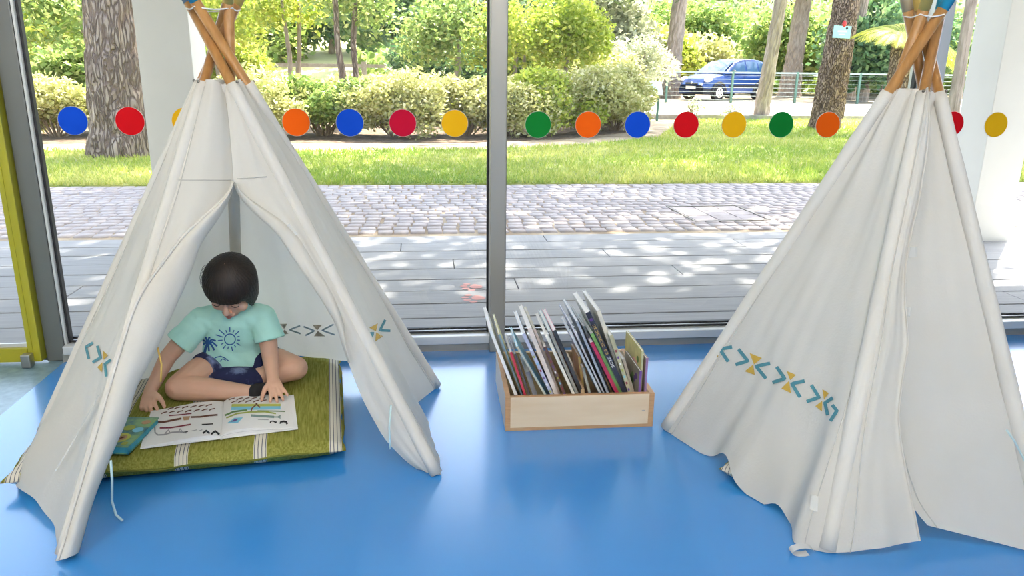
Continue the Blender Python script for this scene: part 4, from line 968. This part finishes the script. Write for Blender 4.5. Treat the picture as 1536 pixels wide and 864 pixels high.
h = rng.uniform(.03,.075,n); a = rng.uniform(0,2*np.pi,n); w = rng.uniform(.006,.012,n); lx, ly = rng.normal(0,.03,n), rng.normal(0,.03,n)
V = np.empty((n,3,3)); V[:,0] = np.c_[gx-np.cos(a)*w, gyy-np.sin(a)*w, np.full(n,-.002)]; V[:,1] = np.c_[gx+np.cos(a)*w, gyy+np.sin(a)*w, np.full(n,-.002)]; V[:,2] = np.c_[gx+lx, gyy+ly, h]
tn = np.clip(.45 + .35*np.sin(gx*1.1+np.sin(gyy*.9)*2)*np.sin(gyy*1.3) + rng.normal(0,.2,n), 0, 1)
g = stuff(link('lawn_grass', fast_mesh('lawn_grass', V.reshape(-1,3), np.arange(3*n).reshape(-1,3), tn), 'grass')); tag(g, 'short sunlit grass of the lawn beyond the path', 'grass')

# ================================================================== foliage
def leaves(P, size, aspect=.5, droop=.0, name='foliage', jitter=.35, up=.3):
    """one bent leaf at each point of P"""
    n = len(P); d = rng.normal(0,1,(n,3)); d[:,2] = d[:,2]*.7 - droop; d /= np.linalg.norm(d,axis=1)[:,None]
    q = rng.normal(0,1,(n,3)); q[:,2] += up; s = np.cross(d, q); s /= np.linalg.norm(s,axis=1)[:,None]+1e-9
    L = (size*(1+jitter*rng.uniform(-1,1,n)))[:,None]; w = L*aspect*.5
    nn = np.cross(d, s)
    V = np.empty((n,4,3)); V[:,0] = P; V[:,1] = P + d*L*.5 + s*w + nn*L*.08; V[:,2] = P + d*L; V[:,3] = P + d*L*.5 - s*w + nn*L*.08
    F = np.arange(4*n).reshape(-1,4); return V.reshape(-1,3), F, np.clip(rng.normal(.5,.25,n),0,1)
def blob(n, r, shell=.55, lumps=9, lr=.45):
    """points in a lumpy crown of radii r"""
    c = rng.normal(0,1,(lumps,3)); c /= np.linalg.norm(c,axis=1)[:,None]; c *= rng.uniform(.35,.75,(lumps,1)); c[:,2] = np.abs(c[:,2])*.9-.25
    k = rng.integers(0,lumps,n); d = rng.normal(0,1,(n,3)); d /= np.linalg.norm(d,axis=1)[:,None]
    rad = lr*rng.uniform(shell,1.,(n,1))*rng.uniform(.7,1.15,(lumps,1))[k]
    return (c[k]+d*rad)*np.array(r)
def shrub(x, y, r, n, m, label, size=.07, stems=9, zc=None, group='shrubs of the hedge', lean=0., name='shrub', cat='shrub', stem_h=.75, aspect=.5, bare=.0):
    t = thing(name, label, cat, (x, y, -.01), 0, group)
    zc = zc if zc is not None else r[2]*.95
    P = blob(n, r, lumps=14, lr=.42) + np.array([0,0,zc]); P = P[P[:,2] > bare]
    V, F, tn = leaves(P, size, aspect); link('foliage', fast_mesh('foliage', V, F, tn), m, t)
    mb = MB()
    for k in range(stems):
        a = 2*math.pi*k/stems + random.uniform(-.3,.3); rr = random.uniform(.05,.16); q = random.uniform(.35,.8)
        p0 = Vector((math.cos(a)*rr*r[0]*.7, math.sin(a)*rr*r[1]*.7, 0)); p2 = Vector((math.cos(a)*r[0]*q*.8, math.sin(a)*r[1]*q*.8, zc*stem_h*random.uniform(.9,1.5))); p1 = p0.lerp(p2,.5)+Vector((random.uniform(-.06,.06),random.uniform(-.06,.06),.1))
        mb.tube([p0,p1,p2], [.016,.012,.005], 6)
    build('stems', mb, 'stem', t); return t
def bark_trunk(pts, rs, seed, nseg=40, rings=70, plate=.0):
    """tapered trunk with furrowed plates, flare at the foot"""
    pts = [Vector(p) for p in pts]; rows = []
    for i in range(rings+1):
        f = i/rings*(len(pts)-1); k = min(int(f), len(pts)-2); u = f-k; p = pts[k].lerp(pts[k+1], u); r = rs[k]+(rs[k+1]-rs[k])*u
        row = []
        for j in range(nseg+1):
            a = 2*math.pi*(j % nseg)/nseg; q = Vector((math.cos(a)*3.4, math.sin(a)*3.4, p.z*2.4+seed*9))
            v = noise.voronoi(q*(.9+.25*plate), distance_metric='DISTANCE')[0]; edge = min(1, max(0,(v[1]-v[0])*2.6))
            rr = r*(1 + .16*(edge-.8) + .05*noise.noise(q*.6)); rows and None
            row.append(p + Vector((math.cos(a)*rr, math.sin(a)*rr, 0)))
        rows.append(row)
    return MB().grid(rows)
def pine(x, y, lean, rbase, rtop, m, label, hgt, crown, crown_r, ncl, seed, foot=1.35, name='pine_tree', group='pine trees', needles=95, clr=.55, nl=.34):
    t = thing(name, label, 'tree', (x, y, -.02), 0, group)
    top = Vector((lean[0]*hgt, lean[1]*hgt, hgt))
    pts = [(0,0,0), (lean[0]*.35, lean[1]*.35, .35), (lean[0]*1.5, lean[1]*1.5, 1.5), (lean[0]*3.2, lean[1]*3.2, 3.2), tuple(top)]
    build('trunk', bark_trunk(pts, [rbase*foot, rbase*(1+.45*(foot-1)), rbase*.92, (rbase+rtop)/2, rtop], seed), m, t, smooth=False)
    C = np.array(crown) - np.array([x, y, 0]); cl = []; mb = MB(); k = 0
    while len(cl) < ncl:
        d = rng.uniform(-1,1,3)
        if d[0]**2+d[1]**2 > 1: continue
        p = C + d*np.array(crown_r); p[2] -= .25*(d[0]**2+d[1]**2)*crown_r[2]; cl.append(p)
    cl = np.array(cl)
    for q in cl[::3]:
        s0 = top*.75 if rng.uniform() < .5 else top*.95
        mid = (Vector(q)+s0)/2 + Vector((0,0,-.3)); mb.tube([s0, mid, Vector(q)], [.07,.045,.015], 6)
    build('branches', mb, m, t)
    P = np.repeat(cl, needles, 0) + rng.normal(0,1,(len(cl)*needles,3))*np.array([clr,clr,clr*.45])
    V, F, tn = leaves(P, nl, .22); link('needles', fast_mesh('needles', V, F, tn), 'leaf_pine', t); return t
# the pines standing on the lawn and by the road
pine(-3.95, 10.76, (.03,0), .33, .20, 'bark', 'thick furrowed pine trunk on the lawn behind the left column', 6.8, (-1.6,10.8,8.3), (4.6,4.2,1.2), 105, 1, foot=1.36, needles=130, clr=.62)
pine(8.52, 15.8, (.055,0), .315, .2, 'bark3', 'leaning pine trunk carrying a small blue sign', 7.2, (8.2,15.4,9.2), (4.4,4.6,1.3), 125, 2, foot=1.1)
pine(8.38, 18.72, (.075,0), .175, .12, 'bark2', 'slim grey pine trunk in front of the parked car', 7.0, (8.6,18.9,9.4), (3.0,3.0,1.2), 60, 3, foot=1.2)
pine(6.93, 9.6, (.0,0), .075, .07, 'bark2', 'slender tree trunk between the right teepee and the cream column', 6.5, (3.5,9.8,8.0), (3.4,3.7,.9), 84, 4, needles=130, clr=.62, name='tree', group='pine trees')
pine(10.1, 31.5, (.045,0), .36, .25, 'bark2', 'tall grey trunk left of the parked car', 7.5, (9.6,31.2,9.3), (4,4,1.4), 80, 5, needles=40)
pine(4.3, 30.5, (.03,0), .32, .24, 'bark', 'distant dark pine trunk with low boughs above the hedge', 5.6, (5.0,30.3,4.7), (4.4,3,.8), 90, 6, needles=50, clr=.6)
pine(16.2, 33.5, (.05,0), .42, .3, 'bark2', 'distant grey trunk just behind the car roof', 6.6, (15.0,33.0,5.2), (3.6,3,.8), 70, 7, needles=40)
pine(17.6, 31.0, (.03,0), .22, .18, 'bark2', 'thin distant trunk right of the car', 6.6, (17.8,31.0,7.0), (3,3,.8), 60, 8, needles=40)
# hedge on the mulch bed
HL = [(-7.6,13.6,(1.0,.8,.62),'leaf_light','yellow green shrub at the far left beyond the post'), (-5.9,13.4,(1.0,.8,.60),'leaf_hedge','low shrub behind the leftmost blue sticker'), (-4.9,14.2,(.9,.8,.66),'leaf_light','yellowish shrub just left of the thick pine trunk'),
      (-2.75,13.4,(.9,.8,.66),'leaf_hedge','shrub between the left column and the left teepee'), (-1.7,13.7,(1.0,.8,.70),'leaf_mid','green shrub just right of the left teepee'), (-.45,13.5,(.95,.8,.72),'leaf_hedge','sparse shrub behind the orange and blue stickers'), (.75,13.8,(.9,.75,.66),'leaf_hedge','shrub behind the crimson sticker'), (1.55,13.7,(.9,.75,.74),'leaf_hedge','tall shrub just left of the mullion'),
      (2.15,14.0,(.85,.75,.72),'leaf_light','shrub behind the mullion and the green sticker'), (3.0,14.3,(.95,.8,.74),'leaf_hedge','shrub behind the first orange sticker right of the mullion'), (3.75,15.1,(.80,.8,.78),'leaf_hedge','last full shrub of the hedge beside the white notice'), (3.95,16.4,(.55,.7,.70),'leaf_mid','darker shrub closing the hedge at its right end')]
for x, y, r, m, lb in HL: shrub(x, y, (r[0]*1.3,r[1],r[2]*1.2), 13000, m, lb, .085, stems=16, bare=.02, zc=r[2]*.82)
for x, y, z_, lb in ((6.4,18.0,.34,'small leafy weed by the kerb, left one'), (7.35,18.05,.24,'small leafy weed by the kerb behind the yellow sticker'), (9.6,17.9,.22,'small reddish weed beside the leaning pine')):
    shrub(x, y, (.38,.3,z_), 320, 'leaf_pale', lb, .06, stems=6, group='weeds along the kerb', name='weed', cat='plant')
for x, y, r, m, lb in ((-7.4,18.6,(1.6,1.2,1.1),'leaf_mid','broad green bush behind the far left shrubs'), (-5.2,21.0,(1.7,1.2,1.2),'leaf_light','broad light bush left of the thick pine, farther back'), (.35,20.4,(1.7,1.2,1.25),'leaf_dark','dark broad bush behind the blue and crimson stickers'), (2.5,21.0,(1.7,1.2,1.35),'leaf_mid','broad green bush behind the mullion'), (4.6,22.2,(1.6,1.2,1.3),'leaf_hedge','olive broad bush behind the first orange sticker right of the mullion'), (-2.0,21.6,(1.0,1.0,.6),'leaf_hedge','low olive bush before the rail fence'), (6.3,24.5,(1.3,1.0,1.0),'leaf_dark','dark bush at the left end of the wire fence')):
    shrub(x, y, r, 7000, m, lb, .15, stems=8, group='broad bushes behind the hedge', name='bush', cat='bush')
# young trees behind the hedge
def small_tree(x, y, hgt, r, m, label, n=3600, size=.13, trunks=2, tr=.05, zc=None, group='trees behind the hedge', spread=.25, bark='bark2', lean=0.):
    t = thing('small_tree', label, 'tree', (x, y, -.02), 0, group); zc = zc or hgt-r[2]*.6
    P = blob(n, r, lumps=18, lr=.40) + np.array([lean*zc,0,zc]); V, F, tn = leaves(P, size, .5); link('foliage', fast_mesh('foliage', V, F, tn), m, t)
    for k in range(trunks):
        a = random.uniform(0,6.28); b = Vector((math.cos(a)*.12*k, math.sin(a)*.12*k, 0)); e = Vector((lean*zc+math.cos(a)*spread*r[0], math.sin(a)*spread*r[1], zc+r[2]*.2)); mid = b.lerp(e,.5)+Vector((random.uniform(-.12,.12),0,0))
        build('trunk', MB().tube([b, b.lerp(mid,.5), mid, mid.lerp(e,.5), e], [tr*1.4,tr*1.05,tr,tr*.8,tr*.5], 10), bark, t, smooth=True)
    return t
small_tree(-1.35, 15.6, 4.2, (1.3,1.2,1.7), 'leaf_mid', 'twin stemmed young tree rising right of the left teepee', 2600, .13, 3, .055, zc=2.75, bark='bark')
small_tree(.55, 17.2, 3.6, (1.3,1.2,1.6), 'leaf_mid', 'bushy green tree behind the crimson sticker', 3800, .13, 2, zc=1.9)
small_tree(2.05, 17.6, 3.9, (1.2,1.1,1.7), 'leaf_light', 'bright green tree just left of the mullion', 3800, .13, 2, zc=2.0)
small_tree(3.35, 18.0, 3.9, (1.15,1.1,1.8), 'leaf_light', 'bright green tree just right of the mullion', 4200, .13, 2, zc=1.95)
small_tree(-2.9, 18.2, 3.2, (1.2,1.1,1.2), 'leaf_light', 'loose light tree behind the left teepee poles', 2200, .13, 2, zc=2.5)
small_tree(-6.4, 17.0, 4.2, (1.8,1.4,1.7), 'leaf_mid', 'green tree at the far left behind the shrubs', 4200, .14, 2, zc=2.2)
small_tree(-4.6, 19.0, 4.0, (1.5,1.4,1.6), 'leaf_light', 'light green tree left of the thick pine trunk', 3600, .14, 2, zc=2.3)
small_tree(5.6, 20.4, 2.5, (1.4,1.2,1.15), 'leaf_pale', 'greyish white shrub tree above the hedge', 3800, .12, 3, zc=1.35)
small_tree(4.75, 19.6, 2.2, (1.0,1.0,.95), 'leaf_hedge', 'olive shrub tree behind the orange sticker', 2600, .11, 3, zc=1.15)
# distant woods
BGL = [('leaf_dark',-14,33,(3.6,2.5,3.2),2.8), ('leaf_mid',-8.6,36,(3.4,2.5,3.2),3.0), ('leaf_dark',-4.2,38,(3.0,2.5,3.0),3.6), ('leaf_dark',-1.2,34,(2.4,2.2,2.6),3.6), ('leaf_dark',1.6,29,(2.4,2,2.6),2.4), ('leaf_mid',4.2,33,(2.8,2.2,3.0),2.9), ('leaf_dark',3.4,27.5,(1.6,1.5,2.2),2.0), ('leaf_pale',7.6,33,(2.4,2.0,2.5),2.2),
       ('leaf_light',10.6,37,(2.2,2.0,2.0),1.7), ('leaf_light',9.4,41,(2.6,2.2,3.2),3.2), ('leaf_hedge',12.6,39,(2.8,2.2,2.1),1.7), ('leaf_mid',14.4,42,(3.2,2.4,3.0),2.9), ('leaf_mid',18.2,37,(2.6,2.2,2.6),2.4), ('leaf_dark',20.4,33,(2.8,2.2,2.8),2.6), ('leaf_mid',22.6,36,(3,2.4,3),2.8), ('leaf_dark',25,40,(3.4,2.5,3.4),3.0), ('leaf_mid',28.5,35,(3.4,2.5,3.2),2.8), ('leaf_dark',17.2,29.2,(1.7,1.4,2.1),1.9), ('leaf_light',-11,28,(2.6,2.2,2.6),2.2), ('leaf_mid',32,38,(3.6,2.6,3.4),3.)]
names = ['far left edge','far left behind the pine','behind the left teepee poles, tall dark one','between the poles and the twin stemmed tree','behind the crimson sticker, dark one','above the left pane hedge, mid green','left of the mullion, dark and low','right of the mullion, pale leaved','yellow green bush below the tall grey trunk','yellow green tree beside the tall grey trunk','olive bush left of the car','green tree behind the car hood','green tree behind the car roof','dark tree right of the slim pine','green tree behind the leaning pine','dark tree behind the palm','green tree at the far right','dark bush beyond the fence right of the car','light tree at the far left','green tree beyond the right column']
for (m, x, y, r, zc), nm in zip(BGL, names):
    t = thing('distant_tree', 'distant tree: ' + nm, 'tree', (x, y, -.02), 0, 'distant trees'); P = blob(9500, (r[0]*1.15,r[1],r[2]*1.12), lumps=26, lr=.42) + np.array([0,0,zc]); P = P[P[:,2] > .0]
    V, F, tn = leaves(P, .30, .6); link('foliage', fast_mesh('foliage', V, F, tn), m, t)
    build('trunk', MB().tube([(0,0,0),(.1,0,zc*.6),(0,.1,zc+r[2]*.3)], [.2,.15,.06], 8), 'bark2', t)
# sunny field seen between the trees, far left
struct(build('ground_field', MB().add([(-14,30,-.02),(-2.5,30,-.02),(-3.5,46.5,3.4),(-14,46.5,3.4)], [(0,1,2,3)]), mat('dry_field', (.55,.52,.20), .9, col2=(.66,.62,.30), nscale=.5)))
bank = MB(); rows = []
for i in range(12):
    yy = 46+i*2.4; rows.append([(x, yy, 8.5*smoothstep(0,9,i) + .5*noise.noise(Vector((x*.1,yy*.1,0)))) for x in range(-60, 81, 5)])
struct(build('ground_slope', bank.grid(rows), mat('slope', (.10,.16,.05), .95, col2=(.22,.27,.09), nscale=1.2), smooth=True))
n = 70000; ux = rng.uniform(-45, 60, n); uy = 38 + 22*rng.uniform(0,1,n)**1.2; cl = np.sin(ux*.9+np.sin(uy*.7)*2)*np.cos(uy*.8+ux*.35)
uz = 8.5*np.clip((uy-46)/22,0,1)**1.3 + rng.uniform(0,1,n)*(1.4+.9*cl) + np.where(uy<46, 0, .4)
k = ~((ux < -4.5) & (ux > -9.5) & (uy < 47)); V, F, tn = leaves(np.c_[ux,uy,uz][k], .46, .6); tn = np.clip(tn*.7 + .3*(cl[k]*.5+.5) , 0, 1)
ug = stuff(link('woodland_undergrowth', fast_mesh('woodland_undergrowth', V, F, tn), 'leaf_mid')); tag(ug, 'dense sunlit undergrowth on the rising slope behind all the trees', 'undergrowth')
# palm right of the leaning pine
pm = thing('palm_tree', 'yellow green palm with arching fronds between the leaning pine and the right teepee', 'tree', (gy(1352,100,14.2).x, 14.2, -.02))
build('trunk', bark_trunk([(0,0,0),(0,0,.6),(0,0,1.2),(0,0,1.75)], [.26,.23,.22,.24], 5, 20, 24, 1.), 'bark3', pm)
for k in range(42):
    a = 2*math.pi*k*.382; el = .10+1.05*((k*.618) % 1); L = 1.15; pts = []; sp = []
    for q in range(13):
        u = q/12; r = L*u*math.cos(el*(1-.2*u)); z = 1.8 + L*u*math.sin(el) - .75*u*u
        pts.append(Vector((math.cos(a)*r, math.sin(a)*r, z)))
    fro = MB().tube(pts, [.014-.0009*q for q in range(13)], 6); V = []; F = []
    for q in range(36):
        u = .12+.86*q/36; f = u*12; i = min(int(f), 11); p = pts[i].lerp(pts[i+1], f-i); d = (pts[i+1]-pts[i]).normalized(); side = d.cross(Vector((0,0,1))).normalized()
        for s in (-1, 1):
            ll = .27*math.sin(math.pi*min(1,u*.9+.12))**.7; tip = p + side*s*ll*.8 + d*ll*.55 - Vector((0,0,.25*ll)); wd = d*.014; b0 = len(V)
            V += [p-wd, p+wd, tip]; F.append((b0, b0+1, b0+2))
    o = link('frond', fast_mesh('frond', np.array([tuple(v) for v in V]), np.array(F), np.clip(rng.normal(.5,.2,len(F)),0,1)), 'leaf_palm', pm)
    build('rib', fro, 'ink_olive', o)
# sign on the pine
sp_ = gy(1263,48,15.44); sg = thing('tree_sign', 'small pale blue sign board nailed to the leaning pine', 'sign', sp_)
build('board', MB().box((0,0,0), (.37,.02,.235), mtx=Matrix.Rotation(math.radians(2),3,'Y')), 'sign_blue', sg); build('printed_text', MB().bbox(-.10,.10,-.012,-.0105,-.005,.03).bbox(-.07,.07,-.012,-.0105,-.055,-.035), 'sign_white', sg); build('logo', MB().disc((.09,-.0115,.07), .025, 14), 'cardark', sg)
rp_ = gy(1266.5,36,15.44); build('reflector', MB().ellipsoid((0,0,0), (.045,.02,.07)), 'red', None, smooth=True); ro = bpy.context.scene.objects['reflector']; ro.location = rp_; ro.name = 'tree_marker'; tag(ro, 'small red marker on the leaning pine above the blue sign', 'marker')
# white notice on posts at the end of the hedge
npos = gy(975,172,17.6); nb = thing('notice_board', 'small white slanted notice on two posts at the end of the hedge', 'sign', (npos.x, 17.6, 0))
for s in (-.17,.17): build('post', MB().bbox(s-.025,s+.025,-.02,.02,0,.62), 'fence_green', nb)
build('panel', MB().box((0,-.05,.74), (.46,.02,.36), mtx=Matrix.Rotation(math.radians(-35),3,'X')), 'sign_white', nb)
# fences
def fence(x0, x1, y, n_, label, h=1.06, wires=7):
    f = thing('metal_fence', label, 'fence', ((x0+x1)/2, y, 0)); w = (x1-x0)/2
    for k in range(n_+1): build('post', MB().bbox(-w+2*w*k/n_-.035, -w+2*w*k/n_+.035, -.035,.035,0,h+.04), 'fence_green', f)
    build('top_rail', MB().bbox(-w,w,-.03,.03,h-.04,h+.02), 'fence_wire', f)
    for k in range(wires): build('wire', MB().tube([(-w,0,.10+(h-.2)*k/(wires-1)), (w,0,.10+(h-.2)*k/(wires-1))], .007, 6), 'fence_wire', f)
    return f
fence(6.2, 20.6, 27.2, 6, 'green metal wire fence between the pale road and the parked car')
wf = thing('rail_fence', 'weathered wooden rail fence behind the hedge left of the mullion', 'fence', (-2.6, 23.6, 0))
for k in range(8): build('post', MB().bbox(-6.5+1.86*k-.07,-6.5+1.86*k+.07,-.06,.06,0,1.25), 'fence_wood', wf)
for z in (.62, 1.13): build('rail', MB().bbox(-6.6,6.6,-.04,.04,z-.05,z+.05), 'fence_wood', wf)
# columns and roof overhang of the building
cR0 = gz(1453,362).x; cy0 = 5.09
struct(build('column_right', MB().bbox(cR0, cR0+.315, cy0, cy0+.33, -.03, 3.0), 'column', bevel=.004))
cL = gy(197,0,5.09).x; struct(build('column_left', MB().bbox(cL, cL+.315, cy0, cy0+.33, -.03, 3.0), 'column', bevel=.004))
struct(build('roof_overhang', MB().bbox(-9, 9, GY+.06, 5.32, 3.0, 3.25), 'column'))

# ================================================================== the parked car
hx, hy = -.885, -.466; cpos = gy(1084,142,30.3)
car = thing('parked_car', 'small dark blue hatchback parked beyond the fence, facing left', 'car', (cpos.x, 30.3, 0), math.atan2(hy, hx))
HL_, HWd = 1.83, .82
# side outline, x forward, z up
low = [(-1.80,.34),(-1.84,.55),(-1.82,.82),(-1.72,1.02),(-.9,1.04),(0,1.03),(.62,1.00),(1.0,.98),(1.45,.86),(1.72,.70),(1.83,.52),(1.80,.30)]
def hull(n_x, w_of, z0, z1):
    rows = []
    for i in range(n_x+1):
        x = -1.84+3.67*i/n_x; zb, zt, w = z0(x), z1(x), w_of(x); r = []
        for (u, v) in ((-1,0),(-1.0,.35),(-.99,.7),(-.93,.92),(-.75,1.0),(0,1.02),(.75,1.0),(.93,.92),(.99,.7),(1.0,.35),(1,0)): r.append((x, u*w, zb+(zt-zb)*v))
        rows.append(r)
    mb = MB().grid(rows); n = len(rows[0]); b = len(mb.v); mb.f += [tuple(range(n)), tuple(range(b-1, b-n-1, -1)), ]
    mb.grid([[r[0] for r in rows], [r[-1] for r in rows]]); return mb
ztop_ = lambda x: interp([(-1.84,.86),(-1.74,1.0),(-.9,1.03),(.62,1.00),(1.05,.955),(1.45,.86),(1.70,.74),(1.83,.58)], x)
wof = lambda x: interp([(-1.84,.70),(-1.6,.80),(0,.82),(1.2,.81),(1.6,.74),(1.83,.60)], x)
build('body_shell', hull(40, wof, lambda x: .26, ztop_), 'carblue', car, smooth=True)
# cabin with pillars
rows = []
for i in range(25):
    u = i/24; x = -1.78+2.65*u
    zt = interp([(-1.78,1.02),(-1.66,1.38),(-1.45,1.50),(-.9,1.55),(-.3,1.54),(.12,1.44),(.87,.99)], x); w0 = .775; w1 = .775-.17*min(1,(zt-1.0)/.5)
    rows.append([(x,-w0,.98),(x,-(w0+w1)/2,(.98+zt)/2),(x,-w1,zt-.04),(x,-w1*.8,zt),(x,0,zt+.015),(x,w1*.8,zt),(x,w1,zt-.04),(x,(w0+w1)/2,(.98+zt)/2),(x,w0,.98)])
build('cabin', MB().grid(rows), 'carblue', car, smooth=True)
def cab_w(z): return .775-.17*min(1,(z-.98)/.5)+.012
for s in (-1, 1):
    for q in ([(.62,1.04),(.08,1.38),(-.36,1.46),(-.36,1.03)], [(-.44,1.03),(-.44,1.465),(-1.05,1.45),(-1.10,1.03)], [(-1.18,1.05),(-1.14,1.43),(-1.45,1.38),(-1.55,1.08)]):
        build('side_window', MB().add([(x, s*cab_w(z), z) for x, z in q], [(0,1,2,3)]), 'carglass', car)
    build('mirror', MB().ellipsoid((.50, s*.90, 1.06), (.07,.11,.075)), 'cardark', car, smooth=True)
    build('headlamp', MB().ellipsoid((1.55, s*.60, .76), (.22,.13,.12)), 'lamp_glass', car, smooth=True)
    build('fog_lamp', MB().ellipsoid((1.79, s*.55, .44), (.04,.06,.05)), 'lamp_glass', car, smooth=True)
    build('door_trim', MB().box((-.3, s*.825, .52), (1.9,.02,.09)), 'cardark', car); build('door_handle', MB().box((-.25, s*.835, .88), (.16,.03,.035)), 'carblue', car)
    for x in (1.15, -1.18):
        build('wheel_arch', MB().tube([(x+.36*math.cos(a), s*.80, .30+.36*math.sin(a)) for a in np.linspace(0,math.pi,15)], .05, 8), 'cardark', car, smooth=True)
        wl = build('wheel', MB().tube([(x, s*.62, .29), (x, s*.82, .29)], [.29,.29], 28), 'tyre', car)
        build('hubcap', MB().tube([(x, s*.80, .29), (x, s*.835, .29)], [.20,.19], 24), 'chrome', wl)
        for k in range(7):
            a = 2*math.pi*k/7; build('spoke_gap', MB().box((x+.11*math.cos(a), s*.837, .29+.11*math.sin(a)), (.075,.01,.03), mtx=Matrix.Rotation(-a,3,'Y')), 'cardark', wl)
ws = [(.80,-.62,1.03),(.80,.62,1.03),(.14,.54,1.43),(.14,-.54,1.43)]; build('windscreen', MB().grid([[(x+.02, y*(1-.0)*f, z+.018) for f in (-1,-.5,0,.5,1)] for (x, y, z) in ((.86,.66,1.0),(.62,.63,1.16),(.38,.60,1.31),(.14,.55,1.44))]), 'carglass', car, smooth=True)
build('bumper', hull(40, lambda x: wof(x)+.012 if abs(x) > 1.35 else 0.0, lambda x: .22, lambda x: .54 if abs(x) > 1.35 else .23), 'cardark', car, smooth=True)
build('grille', MB().box((1.80,0,.62), (.06,.62,.07)), 'cardark', car); build('badge', MB().ellipsoid((1.835,0,.64), (.02,.055,.04)), 'chrome', car); build('number_plate', MB().box((1.85,0,.47), (.02,.50,.11)), 'plate', car)
